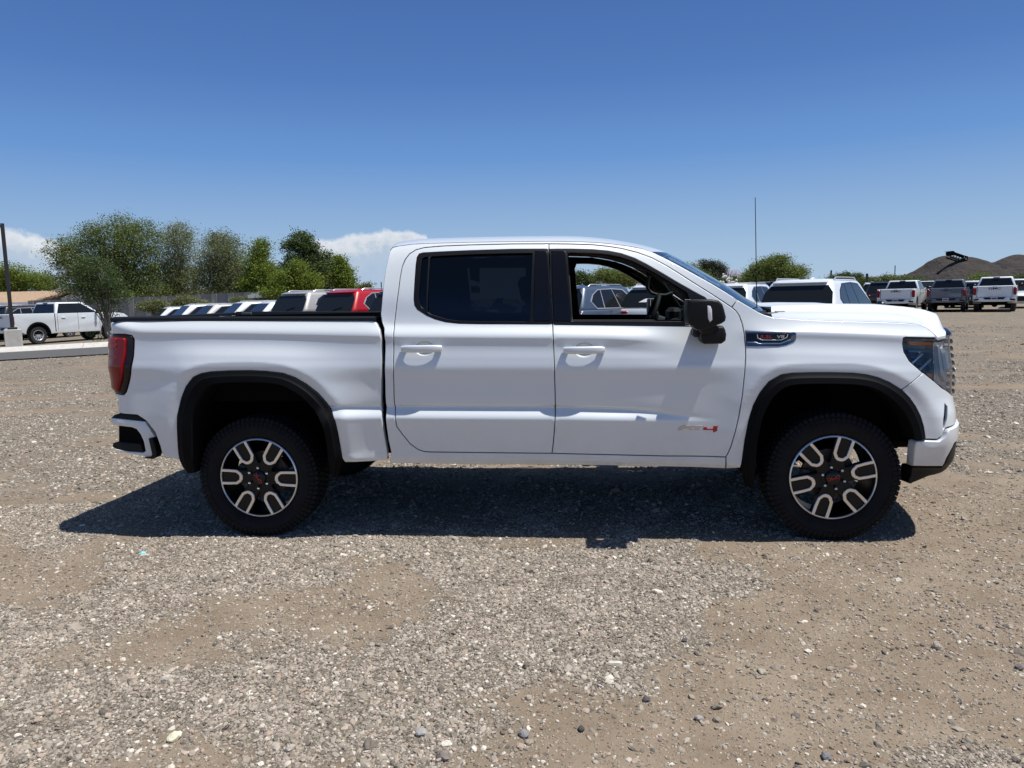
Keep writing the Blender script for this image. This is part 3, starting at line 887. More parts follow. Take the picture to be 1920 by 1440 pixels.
# nose edge runs on to the centre line at the top of the grille
an = np.linspace(He[-1, 0] + .04, A_END, 16); zn = np.interp(an, [He[-1, 0], 4.42, 4.50, 4.62, A_END], [z_top + .004, z_top + .008, z_top + .035, z_top + .055, z_top + .065])
Hf = surf(an, zn, -.012)
def hood_z(x, y):
    """height of the hood skin"""
    u = np.abs(y)
    cz = np.interp(x, [3.30, 3.5, 3.8, 4.1, 4.3, 4.42, 4.52, 4.60, 4.66, 4.73], [1.465, 1.475, 1.477, 1.468, 1.447, 1.428, 1.402, 1.375, 1.345, 1.30])
    ez = np.interp(x, Hn[:, 0], Hn[:, 2])
    prof = 1 - sstep(.60, .93, u)                  # broad raised centre
    ridge = .016 * np.exp(-((u - .60) / .05)**2) - .012 * np.exp(-((u - .70) / .05)**2) - .010 * np.exp(-(u / .28)**2)
    fade = 1 - sstep(4.35, 4.6, x)
    return ez + (cz - ez) * prof + ridge * fade
NX, NY = 70, 61
edgeX = np.concatenate([Hn[:, 0], Hf[:, 0]]); edgeY = np.concatenate([Hn[:, 1], Hf[:, 1]]); edgeZ = np.concatenate([Hn[:, 2], Hf[:, 2]])
d = np.concatenate([[0], np.cumsum(np.hypot(np.diff(edgeX), np.diff(edgeY)))])
# rows follow the rim from the cowl corner to the nose centre; each row runs from the rim inwards to the spine
ts = np.linspace(0, d[-1], NX)
ex, ey, ez_ = (np.interp(ts, d, q) for q in (edgeX, edgeY, edgeZ))
spx = np.interp(ts / d[-1], [0, .55, .8, 1], [3.62, 4.30, 4.58, ex[-1]])
V = []; 
for i in range(NX):
    for j in range(31):
        t = (j / 30)
        x = ex[i] + (spx[i] - ex[i]) * t**1.2; y = ey[i] * (1 - t)
        zh = hood_z(x, y)
        k = math.exp(-((t * math.hypot(ex[i] - spx[i], ey[i])) / .05)**2)
        z = zh * (1 - k) + ez_[i] * k
        V.append((x, y, z))
V = np.array(V); F = []
for i in range(NX - 1):
    for j in range(30):
        q = (i * 31 + j, (i + 1) * 31 + j, (i + 1) * 31 + j + 1, i * 31 + j + 1); F.append(q)
k = len(V); V2 = V * [1, -1, 1]
bm = bmesh.new()
vs = [bm.verts.new(v) for v in V] + [bm.verts.new(v) for v in V2]
for q in F: bm.faces.new([vs[i] for i in q]); bm.faces.new([vs[i + k] for i in q[::-1]])
bmesh.ops.remove_doubles(bm, verts=bm.verts[:], dist=.0006)
bmesh.ops.recalc_face_normals(bm, faces=bm.faces[:])
if sum(f.normal.z for f in bm.faces) < 0: bmesh.ops.reverse_faces(bm, faces=bm.faces[:])
ed = [e for e in bm.edges if e.is_boundary]
r = bmesh.ops.extrude_edge_only(bm, edges=ed)
nv_ = [g for g in r['geom'] if isinstance(g, bmesh.types.BMVert)]
bmesh.ops.translate(bm, vec=(0, 0, -.018), verts=nv_)
me = bpy.data.meshes.new('hood'); bm.to_mesh(me); bm.free()
me.polygons.foreach_set('use_smooth', [True] * len(me.polygons)); me.set_sharp_from_angle(angle=RAD(50))
hood = link('hood', me, truck, W_)

# ---- roof
rj = smooth_pts(P_roofjoin, 3); RJ = surf(rj[:, 0], rj[:, 1])
V = []; n = len(RJ); NYr = 33
for i, p in enumerate(RJ):
    for j in range(NYr):
        t = j / (NYr - 1) * 2 - 1
        c = (1 - t * t) * .055 + (1 - abs(t)**5) * .022
        fb = .193 * (1 - abs(t)**2.2) * float(np.clip((p[0] - 1.7) / .95, 0, 1))**1.5 - .05 * (1 - t * t) * float(1 - sstep(.95, 1.3, p[0]))
        fr_ = float(np.clip((p[0] - 2.05) / .6, 0, 1))**1.6; V.append((p[0] + fb, abs(p[1]) * t, p[2] + c * (1 - fr_) + .012 * (1 - abs(t)**2.2) * fr_))
F = [(i * NYr + j, (i + 1) * NYr + j, (i + 1) * NYr + j + 1, i * NYr + j + 1) for i in range(n - 1) for j in range(NYr - 1)]
o = mesh_np('roof', V, F, truck, W_, smooth=True)
o.data.set_sharp_from_angle(angle=RAD(60))
ROOFV = np.array(V).reshape(n, NYr, 3)
# rear header and back wall of the cab
mb = MB()
cw = surf(P_cr[:, 0], P_cr[:, 1])
Z_ = cw[::-1]
zs = np.linspace(1.18, 1.90, 10)
for s in (0,):
    rows = []
    for z_ in zs:
        x_ = np.interp(z_, cw[::-1][:, 2], cw[::-1][:, 0]) ; w_ = abs(np.interp(z_, cw[::-1][:, 2], cw[::-1][:, 1])) - .002
        rows.append([mb.bm.verts.new((x_ + .004 - .03 * (1 - (t / 6)**2), w_ * t / 6, z_)) for t in range(-6, 7)])
    top_ = [mb.bm.verts.new(tuple(ROOFV[0, int(round((t / 6 + 1) / 2 * (NYr - 1)))] )) for t in range(-6, 7)]
    rows.append(top_)
    for i in range(len(rows) - 1):
        for j in range(12): mb.bm.faces.new((rows[i][j], rows[i][j + 1], rows[i + 1][j + 1], rows[i + 1][j]))
back = mb.build('cab_back', W_, truck, 60)
mb = MB().box((.885, 0, 1.66), (.012, 1.36, .34), bevel=.004)
mb.build('rear_window', M['privacy_glass'], truck)

# ---- windscreen
wsn = np.vstack([AZP(ws_edge), AZP([(1400, 572), (1422, 585)])]); wsn = smooth_pts(wsn, 3); WS = surf(wsn[:, 0], wsn[:, 1], -.004)
V = []; n = len(WS); NW = 21
for i, p in enumerate(WS):
    for j in range(NW):
        t = j / (NW - 1) * 2 - 1; bl = (1 - abs(t)**2.2)
        V.append((p[0] + .195 * bl, abs(p[1]) * t, p[2] + .012 * bl))
F = [(i * NW + j, (i + 1) * NW + j, (i + 1) * NW + j + 1, i * NW + j + 1) for i in range(n - 1) for j in range(NW - 1)]
mesh_np('windshield', V, F, truck, M['windshield_glass'], smooth=True)
WSV = np.array(V).reshape(n, NW, 3)

# ---- cowl with wipers
cwl = empty('cowl', (0, 0, 0)); cwl.parent = truck
mb = MB()
A_ = WSV[-1]; B_ = np.array([[*np.interp(abs(y), [0, .93], [3.66, 3.40])[None], y, 1.425] for y in A_[:, 1]])
a_ = [mb.bm.verts.new((p[0], p[1], p[2] - .002)) for p in A_]; c_ = [mb.bm.verts.new((p[0] + .12, p[1], p[2] - .02)) for p in B_]; m__ = [mb.bm.verts.new(((p[0] + q[0]) / 2 + .02, p[1], 1.400)) for p, q in zip(A_, B_)]
for R1, R2_ in ((a_, m__), (m__, c_)):
    for j in range(NW - 1): mb.bm.faces.new((R1[j], R1[j + 1], R2_[j + 1], R2_[j]))
mb.build('cowl_panel', M['matte_plastic'], cwl, 40)
for yy in (-.62, .05, .6):
    mb = MB().tube((3.42, yy, 1.43), (3.42, yy, 1.462), .018, .014).path([(3.42, yy, 1.46), (3.36, yy + .12, 1.485), (3.26, yy + .30, 1.545)], .008, 6)
    mb.box((3.46, yy + .05, 1.44), (.06, .05, .035), bevel=.008)
    mb.build('wiper', M['matte_plastic'], cwl, 40)
MB().box((3.40, -.76, 1.430), (.10, .05, .03), Matrix.Rotation(.5, 4, 'Z'), bevel=.008).box((3.47, -.70, 1.436), (.07, .05, .03), bevel=.008).build('hinge_cover', M['interior_grey'], cwl)

# ---- mast antenna on the fender
pa = onY(1419, 577, -.78); pb_ = onY(1416, 370, -.78)
MB().tube((pa[0], -.78, pa[2] - .06), (pa[0], -.78, pa[2]), .012, .008).tube(pa, pb_, .0034, .0022, n=6).build('antenna', M['matte_plastic'], truck)

# ---- door mirrors
def mirror(s):
    Ym = 1.185
    e = empty('door_mirror', (0, 0, 0)); e.parent = truck
    def px(u, v, Y=-Ym): p = onY(u, v, Y); return (p[0], p[2])
    hd = [px(*p) for p in [(1287, 566), (1289, 562), (1330, 561), (1344, 563.5), (1351, 571), (1354, 580), (1357.5, 594), (1356, 601), (1349, 606), (1338, 610), (1318, 617), (1305, 618), (1296, 612), (1287, 606), (1285.5, 590)]]
    MB().prism(hd, s * (Ym - .10), s * (Ym + .075), bevel=.032, seg=4).build('mirror_shell', M['matte_plastic'], e, 35)
    lo = [px(*p) for p in [(1320, 622), (1340, 613), (1360, 612), (1364, 618), (1366.5, 628), (1365, 640), (1357, 646), (1325, 646.5), (1319, 641), (1317, 630)]]
    MB().prism(lo, s * (Ym - .20), s * (Ym - .055), bevel=.018, seg=3).build('mirror_foot', M['matte_plastic'], e, 35)
    ar = [px(*p) for p in [(1305, 612), (1340, 606), (1352, 616), (1330, 628), (1318, 625)]]
    MB().prism(ar, s * (Ym - .12), s * (Ym - .02), bevel=.012).build('mirror_arm', M['matte_plastic'], e, 35)
    tl = [px(*p, -Ym - .075) for p in [(1326, 573), (1332, 574), (1334.5, 580), (1335.5, 600), (1331, 604), (1327.5, 597)]]
    MB().prism(tl, s * (Ym + .070), s * (Ym + .081), bevel=.004).build('turn_signal', M['lamp_white'], e, 35)
    MB().box((hd[0][0] + .014, s * (Ym - .045), (hd[0][1] + hd[-2][1]) / 2 ), (.006, .18, .16), bevel=.002).build('mirror_glass', M['chrome'], e)
    MB().box((px(1300, 630)[0] + .07, s * (1.0), px(1300, 630)[1] + .015), (.10, .12, .06), bevel=.015).build('mirror_mount', M['matte_plastic'], e)
    return e
mirror(-1); mirror(1)

# ---- fender badge
def badge(s):
    e = empty('fender_badge', (0, 0, 0)); e.parent = truck
    kk = dict(near=s < 0, far=s > 0)
    k2 = dict(sz=.03, sa=.03, rnd=.002, flange=.012, gap=0, **kk)
    o = AZP([(1397.5, 619), (1488, 622), (1493, 625), (1492, 637), (1488, 641), (1474, 647), (1460, 649.5), (1399, 649.5)])
    panel('badge_frame', M['dark_chrome'], e, o, off=.004, **{**k2, 'flange': .02})
    panel('badge_plate', M['gloss_black'], e, AZP([(1399, 625), (1478, 625.5), (1483, 628), (1482, 634), (1465, 641.5), (1423, 642), (1418, 640), (1399, 640)]), off=.0065, **k2)
    panel('badge_bar', M['chrome'], e, AZP([(1399, 619.5), (1489, 622.3), (1488, 624), (1399, 622.2)]), off=.008, **k2)
    panel('badge_bar', M['chrome'], e, AZP([(1401, 640.8), (1419, 641), (1423, 643.4), (1462, 643.2), (1482, 636), (1483, 637), (1463, 644.6), (1422, 644.8), (1418, 642.2), (1401, 642)]), off=.008, **k2)
    for seg in ([(1418.5, 627), (1420, 627), (1421, 633), (1428, 636.5), (1463, 636.8), (1474, 632), (1476, 626.5), (1477.5, 626.5), (1475.5, 633), (1464, 638), (1427, 637.8), (1419.5, 634)],):
        panel('badge_outline', M['alloy'], e, AZP(seg), off=.008, **{**k2, 'rnd': .0006})
    return e
for s in (-1, 1):
    bd = badge(s)
def text_obj(name, body, size, mtx, material, parent, extrude=.002, shear=0, offset=.0, sx=1.0):
    cu = bpy.data.curves.new(name, 'FONT'); cu.body = body; cu.size = size; cu.extrude = extrude; cu.shear = shear; cu.offset = offset
    cu.align_x = 'CENTER'; cu.align_y = 'CENTER'; cu.resolution_u = 3
    tmp = bpy.data.objects.new(name, cu); COL.objects.link(tmp)
    dg = bpy.context.evaluated_depsgraph_get(); me = bpy.data.meshes.new_from_object(tmp.evaluated_get(dg))
    bpy.data.objects.remove(tmp, do_unlink=True)
    me.transform(mtx @ Matrix.Diagonal((sx, 1, 1, 1)))
    me.materials.clear()
    return link(name, me, parent, material)
def side_mtx(p, s=-1, roll=0):
    """text plane facing sideways"""
    R_ = Matrix(((1, 0, 0), (0, 0, -1), (0, 1, 0))).to_4x4() if s < 0 else Matrix(((-1, 0, 0), (0, 0, 1), (0, 1, 0))).to_4x4()
    return Matrix.Translation(p) @ R_ @ Matrix.Rotation(roll, 4, 'Z')
pb = AZP([(1434, 631.5), (1460, 631.5)]); q = surf(pb[:, 0], pb[:, 1], .009)
text_obj('lettering', '5.3L', .026, side_mtx(q[0] + np.array([.004, 0, 0])), M['letter_red'], bd, .001, .1, .0006, 1.6)
text_obj('lettering', 'V8', .026, side_mtx(q[1] + np.array([0.008, 0, 0])), M['letter_silver'], bd, .001, .1, .0006, 1.6)

# ---- door emblem "AT4"
e = empty('door_emblem', (0, 0, 0)); e.parent = truck
k2 = dict(sz=.03, sa=.03, rnd=.0008, flange=.004, gap=0, far=False)
panel('letter', M['letter_silver'], e, AZP([(1271, 806.5), (1271.6, 803), (1277, 799), (1281, 797.7), (1297.5, 797.7), (1297.5, 806.5), (1292, 806.5), (1292, 803.8), (1282, 803.8), (1277, 806.5)]), off=.003, **k2)
panel('letter', M['letter_silver'], e, AZP([(1298.5, 798), (1322, 798), (1320, 800.6), (1311, 800.6), (1311, 806.5), (1303.5, 806.5), (1303.5, 800.6), (1298.5, 800.6)]), off=.003, **k2)
panel('letter', M['letter_red'], e, AZP([(1317.5, 806), (1320, 801), (1325.5, 800.6), (1326, 803.6), (1336.7, 803.8), (1337.5, 798.5), (1347, 798.8), (1345, 801), (1344.5, 808), (1337, 811), (1336.7, 806.5)]), off=.003, **k2)

# ---- rails, bed box, tailgate
rz = float(surf(*[np.array([x]) for x in AZP([(480, 599.8)])[0]])[0, 2])
ry = float(abs(surf(*[np.array([x]) for x in AZP([(480, 599.8)])[0]])[0, 1]))
bx0, bx1 = -.955, .845
zend = [float(surf(*[np.array([x]) for x in AZP([(u, 600)])[0]])[0, 2]) for u in (230, 690)]
def slopez(x): return np.interp(x, [-.9, .8], zend)
bed = empty('cargo_bed', (0, 0, 0)); bed.parent = truck
for s in (-1, 1):
    mb = MB()
    xs = np.linspace(-.965, bx1 - .01, 14)
    for i in range(13):
        pass
    sec = [(ry + .006, -.006), (ry + .004, .012), (ry - .012, .022), (ry - .075, .022), (ry - .085, .010), (ry - .085, -.05)]
    rows = [[mb.bm.verts.new((x, s * y, slopez(x) + z)) for y, z in sec] for x in xs]
    for i in range(13):
        for j in range(5): mb.bm.faces.new((rows[i][j], rows[i][j + 1], rows[i + 1][j + 1], rows[i + 1][j]))
    mb.bm.faces.new(rows[0]); mb.bm.faces.new(rows[-1])
    mb.build('bed_rail_cap', M['matte_plastic'], bed, 40)
    MB().box(((bx0 + bx1) / 2, s * (ry - .10), 1.19), (bx1 - bx0, .02, .56)).build('bed_inner_wall', M['chassis_black'], bed)
MB().box(((bx0 + bx1) / 2, 0, .93), (bx1 - bx0, 1.7, .03)).build('bed_floor', M['chassis_black'], bed)
MB().box((bx1 - .02, 0, 1.19), (.03, 1.78, .56)).build('bed_front_wall', M['chassis_black'], bed)
MB().box((-.86, ry - .07, slopez(-.86) - .012), (.10, .05, .05), bevel=.006).build('rail_bracket', M['interior_grey'], bed)
tg = empty('tailgate', (0, 0, 0)); tg.parent = truck
xr = float(surf(np.array([-1.2]), np.array([1.1]))[0, 0])
MB().box((xr + .035, 0, 1.13), (.06, 1.62, .66), bevel=.012, seg=2).build('tailgate_panel', W_, tg)
MB().box((-.995, 0, slopez(-.9) + .002), (.075, 1.76, .026), bevel=.006).build('tailgate_cap', M['matte_plastic'], tg)
MB().box((xr - .002, 0, 1.30), (.02, .22, .05), bevel=.008).build('tailgate_handle', M['gloss_black'], tg)
text_obj('lettering', 'GMC', .17, Matrix.Translation((xr + .003, 0, 1.14)) @ Matrix(((0, 0, -1), (-1, 0, 0), (0, 1, 0))).to_4x4(), M['letter_black'], tg, .004, 0, .004, 1.5)

# ---- rear bumper
rb = empty('rear_bumper', (0, 0, 0)); rb.parent = truck
def bpx(pts, Y=-.99): return [(lambda p: (p[0], p[2]))(onY(u, v, Y)) for u, v in pts]
white = bpx([(207, 787), (208, 784), (262, 790), (271, 791), (280, 805), (289, 819.5), (284, 822), (288, 850), (286, 856), (275, 857.5), (250, 852.5), (222, 847), (216, 845.5), (214, 842), (240, 847), (268, 849), (272, 846), (268.5, 828), (262, 814), (255, 805), (246, 801.5), (216, 798), (209, 794.5)])
MB().prism(white, -.985, -.70, bevel=.010, seg=2).build('bumper_corner', W_, rb, 40)
MB().prism(white, .70, .985, bevel=.010, seg=2).build('bumper_corner', W_, rb, 40)
x0w = white[0][0]
MB().box((x0w + .035, 0, .69), (.06, 1.42, .20), bevel=.015).build('bumper_bar', W_, rb)
toppad = bpx([(206.5, 787), (207, 783), (212, 778.5), (222, 775.5), (258, 779), (270, 790.5), (262, 789)], -.985)
MB().prism(toppad, -.975, .975, bevel=.006).build('bumper_top_pad', M['matte_plastic'], rb, 40)
recess = bpx([(218, 799), (246, 802), (256, 807), (266, 828), (270, 848), (240, 846), (218, 843)], -.985)
MB().prism(recess, -.955, -.60).build('step_recess', M['chassis_black'], rb)
MB().prism(recess, .60, .955).build('step_recess', M['chassis_black'], rb)
step = bpx([(209, 836), (211, 831), (220, 828.5), (262, 832), (268, 848), (240, 846.5), (218, 843), (211, 840)], -.985)
for s in (-1, 1): MB().prism(step, s * .98, s * .62, bevel=.008).build('step_pad', M['matte_plastic'], rb, 40)
capb = bpx([(281, 821.5), (289, 819.5), (297, 849), (295, 857), (288, 860), (270, 857.5), (286, 856), (287.5, 850)], -.98)
for s in (-1, 1): MB().prism(capb, s * 1.0, s * .93, bevel=.006).build('bumper_end_cap', M['matte_plastic'], rb, 40)

# ---- wheels
def tyre_mesh(mb, seed):
    R0, hw = .412, .132      # outer radius, half width
    # local frame: wheel axis Y, outer face at y=-hw
    prof = [(.272, -.105), (.285, -.118), (.315, -.130), (.350, -.134), (.378, -.128), (.394, -.118), (.4015, -.105), (.403, -.07), (.404, 0), (.403, .07), (.4015, .105), (.392, .118), (.378, .128), (.35, .134), (.31, .13), (.272, .105), (.262, .10), (.262, -.10)]
    mb.lathe(prof, 96, close=True)
    nb = 74
    for i in range(nb):
        t = 2 * math.pi * i / nb
        for row, (y0, y1, r0, r1, tw, ph, tl) in enumerate(((-.128, -.088, .388, .4105, .030, 0, .10), (-.078, -.034, .398, .4135, .026, .5, .35), (-.024, .024, .398, .414, .024, .0, -.3), (.034, .078, .398, .4135, .026, .5, .35), (.088, .128, .388, .4105, .030, 0, -.10))):
            a = t + ph * 2 * math.pi / nb; hw_ = tw / 2 / .41
            vs = []
            for y, rb_ in ((y0, r0 if row in (0,) else .396), (y1, r0 if row == 4 else .396)):
                for sg in (-1, 1):
                    aa = a + sg * hw_ * .95 + tl * (y - (y0 + y1) / 2)
                    vs.append(mb.bm.verts.new((rb_ * math.cos(aa), y, rb_ * math.sin(aa))))
            for y in (y0 + (.008 if row == 0 else .001), y1 - (.008 if row == 4 else .001)):
                for sg in (-1, 1):
                    aa = a + sg * hw_ * .85 + tl * (y - (y0 + y1) / 2)
                    vs.append(mb.bm.verts.new((r1 * math.cos(aa), y, r1 * math.sin(aa))))
            a0, a1, c0, c1, A2, A3, C2, C3 = vs
            for q in ((A2, A3, C3, C2), (a0, a1, A3, A2), (c0, c1, C3, C2), (a0, c0, C2, A2), (a1, c1, C3, A3)): mb.bm.faces.new(q)
        # sidewall rib blocks
        if i % 1 == 0:
            a = t; vs = []
            for r_, y in ((.352, -.135), (.384, -.1275)):
                for sg in (-1, 1): aa = a + sg * .028; vs.append(mb.bm.verts.new((r_ * math.cos(aa), y - .003, r_ * math.sin(aa))))
            for r_, y in ((.350, -.132), (.386, -.124)):
                for sg in (-1, 1): aa = a + sg * .032; vs.append(mb.bm.verts.new((r_ * math.cos(aa), y, r_ * math.sin(aa))))
            p0, p1, p2, p3, q0, q1, q2, q3 = vs
            for q in ((p0, p1, p3, p2), (p0, p1, q1, q0), (p2, p3, q3, q2), (p0, p2, q2, q0), (p1, p3, q3, q1)): mb.bm.faces.new(q)


def wheel(x, s, rot, textrot):
    e = empty('wheel', (x, s * .868, .405)); e.parent = truck
    if s > 0: e.rotation_euler = (0, 0, math.pi)
    mb = MB(); tyre_mesh(mb, 1)
    mb.build('tyre', M['rubber'], e, 30)
    yo = -.118                                   # plane of the machined face
    mb = MB(); mb.lathe([(.272, -.112), (.268, -.120), (.262, -.122), (.2585, -.119), (.257, -.112)], 96)
    mb.build('rim_lip', M['alloy'], e, 50)
    mb = MB(); mb.lathe([(.2575, -.113), (.250, -.09), (.244, -.03), (.242, .10), (.262, .11)], 72)
    mb.lathe([(.0, -.088), (.055, -.088), (.10, -.078)], 48)
    mb.build('rim_barrel', M['alloy_dark'], e, 50)
    R_ = lambda r, t, ang: (r * math.cos(ang) - t * math.sin(ang), r * math.sin(ang) + t * math.cos(ang))
    sp = MB()
    for k in range(6):
        a = rot + k * math.pi / 3
        pk = [(.258, .060), (.258, -.060), (.20, -.056), (.150, -.053), (.11, -.045), (.07, -.045), (.03, -.03), (.03, .03), (.07, .045), (.11, .045), (.150, .053), (.20, .056)]
        sp.prism([R_(r, t, a) for r, t in pk], -.108, -.075, bevel=.004, seg=1)
    sp.lathe([(.0, -.100), (.052, -.100), (.085, -.106), (.10, -.104), (.105, -.08)], 48)
    sp.build('spoke_backing', M['alloy_dark'], e, 35)
    for k in range(6):
        a = rot + k * math.pi / 3
        out = [(.2605, .054), (.200, .053), (.150, .050), (.122, .030), (.112, .012), (.112, -.012), (.122, -.030), (.150, -.050), (.200, -.053), (.2605, -.054)]
        inn = [(.2605, -.034), (.200, -.0335), (.157, -.031), (.136, -.015), (.133, 0), (.136, .015), (.157, .031), (.200, .0335), (.2605, .034)]
        sp = MB(); sp.prism([R_(r, t, a) for r, t in out + inn], -.121, -.104, bevel=.0025, seg=1)
        sp.build('spoke', M['alloy'], e, 35)
        ln = rot + (k + .5) * math.pi / 3
        x_, z_ = R_(.070, 0, ln)
        MB().tube((x_, -.098, z_), (x_, -.128, z_), .0105, .009, n=6).sphere((x_, -.128, z_), .0085, sub=1).build('lug_nut', M['chrome'], e, 30)
    MB().lathe([(.0, -.124), (.040, -.123), (.047, -.118), (.049, -.10)], 36).build('centre_cap', M['gloss_black'], e, 50)
    text_obj('lettering', 'GMC', .030, side_mtx((0, -.1245, 0), -1, textrot), M['letter_red'], e, .0008, 0, .0004, 1.25)
    # brake disc and caliper
    MB().lathe([(.06, -.02), (.165, -.02), (.165, .01), (.06, .01)], 48, close=True).lathe([(.0, -.05), (.07, -.05), (.07, -.02)], 32).build('brake_disc', M['rust_steel'], e, 40)
    cal = MB()
    for k in range(7):
        a = rot + 2.75 + k * .09; cal.box((.15 * math.cos(a), -.03, .15 * math.sin(a)), (.055, .06, .03), Matrix.Rotation(-a, 4, 'Y'), bevel=.006)
    cal.build('brake_caliper', M['interior_grey'], e, 40)
    return e
wheel(0, -1, RAD(-2), RAD(122)); wheel(3.745, -1, RAD(13), RAD(197)); wheel(0, 1, RAD(20), 0); wheel(3.745, 1, RAD(40), 0)

# ---- chassis
ch = empty('chassis', (0, 0, 0)); ch.parent = truck
for s in (-1, 1):
    MB().box((1.75, s * .44, .56), (5.2, .09, .15), bevel=.01).build('frame_rail', M['chassis_black'], ch)
    MB().box((2.2, s * .80, .60), (2.1, .20, .14), bevel=.02).build('sill_box', M['chassis_black'], ch)
MB().tube((0, -.78, .405), (0, .78, .405), .05, n=14).sphere((0, 0, .405), .15, sub=2).build('rear_axle', M['chassis_black'], ch, 40)
MB().tube((.1, 0, .42), (2.2, 0, .5), .045, n=12).build('drive_shaft', M['chassis_black'], ch, 40)
MB().tube((3.745, -.78, .405), (3.745, .78, .405), .04, n=12).box((3.745, 0, .45), (.5, .9, .12), bevel=.03).build('front_axle', M['chassis_black'], ch, 40)
MB().path([(2.4, .35, .50), (1.0, .38, .50), (.3, .55, .56), (-.5, .62, .56), (-.9, .66, .52)], .035, 10).build('exhaust_pipe', M['rust_steel'], ch, 40)
MB().box((1.2, -.30, .58), (1.1, .50, .22), bevel=.05).build('fuel_tank', M['chassis_black'], ch)
for s in (-1, 1): MB().box((0.0, s * .62, .50), (1.3, .07, .04), bevel=.01).tube((-.12, s * .5, .40), (.15, s * .48, .95), .03).build('leaf_spring', M['chassis_black'], ch)
MB().box((1.8, 0, .72), (2.3, 1.70, .05)).build('floor_pan', M['chassis_black'], ch)
MB().box((4.1, 0, .85), (.6, 1.35, .65), bevel=.05).build('engine_mass', M['chassis_black'], ch)
# dark structure behind the shut lines
sh = MB()
shell_out = np.vstack([AZP([(735, 610), (735, 845), (1000, 846), (1350, 852)]), AZP([(1392, 700), (1392, 640), (1380, 612)])])
panel('body_structure', M['chassis_black'], ch, shell_out, off=-.055, sz=.2, sa=.3)

# ---- interior
it = empty('cab_interior', (0, 0, 0)); it.parent = truck
ib = M['interior_black']
lin_out = np.vstack([AZP([(1392, 612), (1372, 582), (1335, 558), (1290, 530), (1250, 505), (1215, 485), (1180, 470), (1120, 460), (1030, 458), (880, 460), (800, 463), (760, 470), (745, 500), (735, 560), (732, 620), (735, 840), (1000, 845), (1360, 850)])])
far_win = [(p[0], p[2]) for p in [onY(u, v, .90) for u, v in [(1081, 497), (1108, 496), (1140, 499.5), (1165, 505), (1190, 515), (1209, 528), (1225, 543), (1240, 557), (1250, 575), (1252, 598), (1088, 598), (1083, 560), (1078, 505)]]]
rear_win = AZP([(812, 486), (880, 482), (985, 480), (983, 598), (850, 597), (812, 590)])
near_win = AZP([(1066, 476), (1110, 477), (1138, 480), (1162, 486), (1186, 494), (1208, 505), (1236, 521), (1266, 540), (1284, 552), (1286, 575), (1280, 600), (1200, 600), (1074, 600)])
panel('side_lining', ib, it, lin_out, [near_win, rear_win], off=-.075, sz=.15, sa=.15, far=False, flange=.01)
panel('side_lining', ib, it, lin_out, [np.array(far_win), rear_win], off=-.075, sz=.15, sa=.15, near=False, flange=.01)
RV = ROOFV[2:-3, 2:-2]
V = (RV * [1, .95, 1] - [0, 0, .035]).reshape(-1, 3); n_, m_ = RV.shape[:2]
mesh_np('headliner', V, [(i * m_ + j, (i + 1) * m_ + j, (i + 1) * m_ + j + 1, i * m_ + j + 1) for i in range(n_ - 1) for j in range(m_ - 1)], it, ib, smooth=True)
MB().box((3.10, 0, 1.24), (.50, 1.62, .30), bevel=.06, seg=2).box((3.28, 0, 1.34), (.36, 1.60, .10), bevel=.03).build('dashboard', ib, it, 40)
MB().box((2.99, .02, 1.405), (.05, .28, .17), Matrix.Rotation(-.25, 4, 'Y'), bevel=.012).build('touchscreen', M['gloss_black'], it)
MB().box((2.93, .38, 1.40), (.10, .34, .14), bevel=.03).build('instrument_hood', ib, it)
def seat(x, y, w_):
    sx = MB().box((x, y, .98), (.52, w_, .16), bevel=.05, seg=2).box((x - .30, y, 1.27), (.15, w_, .56), Matrix.Rotation(-.25, 4, 'Y'), bevel=.05, seg=2).box((x - .40, y, 1.63), (.10, w_ * .5, .18), Matrix.Rotation(-.2, 4, 'Y'), bevel=.03)
    return sx.build('seat', M['seat_fabric'], it, 40)
seat(2.20, -.42, .52); seat(2.20, .42, .52); seat(1.35, 0, 1.35)
# steering wheel, seen nearly edge on
swc = Vector((2.745, .38, 1.40))
swn = Vector((-.93, 0, .36)).normalized()
u_ = Vector((0, 1, 0)); v_ = swn.cross(u_)
st = empty('steering_wheel', (0, 0, 0)); st.parent = it
MB().path([swc + (u_ * math.cos(t) + v_ * math.sin(t)) * .185 for t in np.linspace(0, 2 * math.pi, 33)[:-1]], .0165, 8, closed=True).build('wheel_rim', M['interior_black'], st, 60)
MB().box(swc - swn * .03, (.05, .16, .12), swn.to_track_quat('X', 'Z').to_matrix().to_4x4(), bevel=.02).path([swc - u_ * .18, swc - swn * .03, swc + u_ * .18], .012, 6).path([swc - v_ * .18, swc - swn * .03], .012, 6).build('wheel_hub', M['interior_black'], st, 40)
MB().path([swc - swn * .02, swc - swn * .25], .035, 8).path([swc - swn * .09, swc - swn * .09 + Vector((.02, -.17, -.02))], .010, 6).path([swc - swn * .09, swc - swn * .06 + Vector((.0, .17, .05))], .010, 6).build('steering_column', M['interior_grey'], st, 40)
# grab handle on the far windscreen pillar
gp = [tuple(onY(u, v, .70)) for u, v in [(1218, 516), (1214, 528), (1214, 540), (1220, 549), (1233, 553), (1248, 554), (1262, 549)]]
MB().path(gp, [.016, .017, .015, .014, .014, .016, .015], 8).build('grab_handle', M['interior_grey'], it, 60)
fp = [onY(u, v, .74) for u, v in [(1215, 482), (1212, 515), (1228, 545), (1258, 558), (1284, 590), (1275, 571), (1238, 518)]]
mb = MB(); mb.prism([(p[0], p[2]) for p in fp], .735, .775, bevel=.01); mb.build('pillar_trim', ib, it, 40)
MB().box((2.80, 0, 1.78), (.03, .26, .08), bevel=.012).build('rear_view_mirror', M['gloss_black'], it)
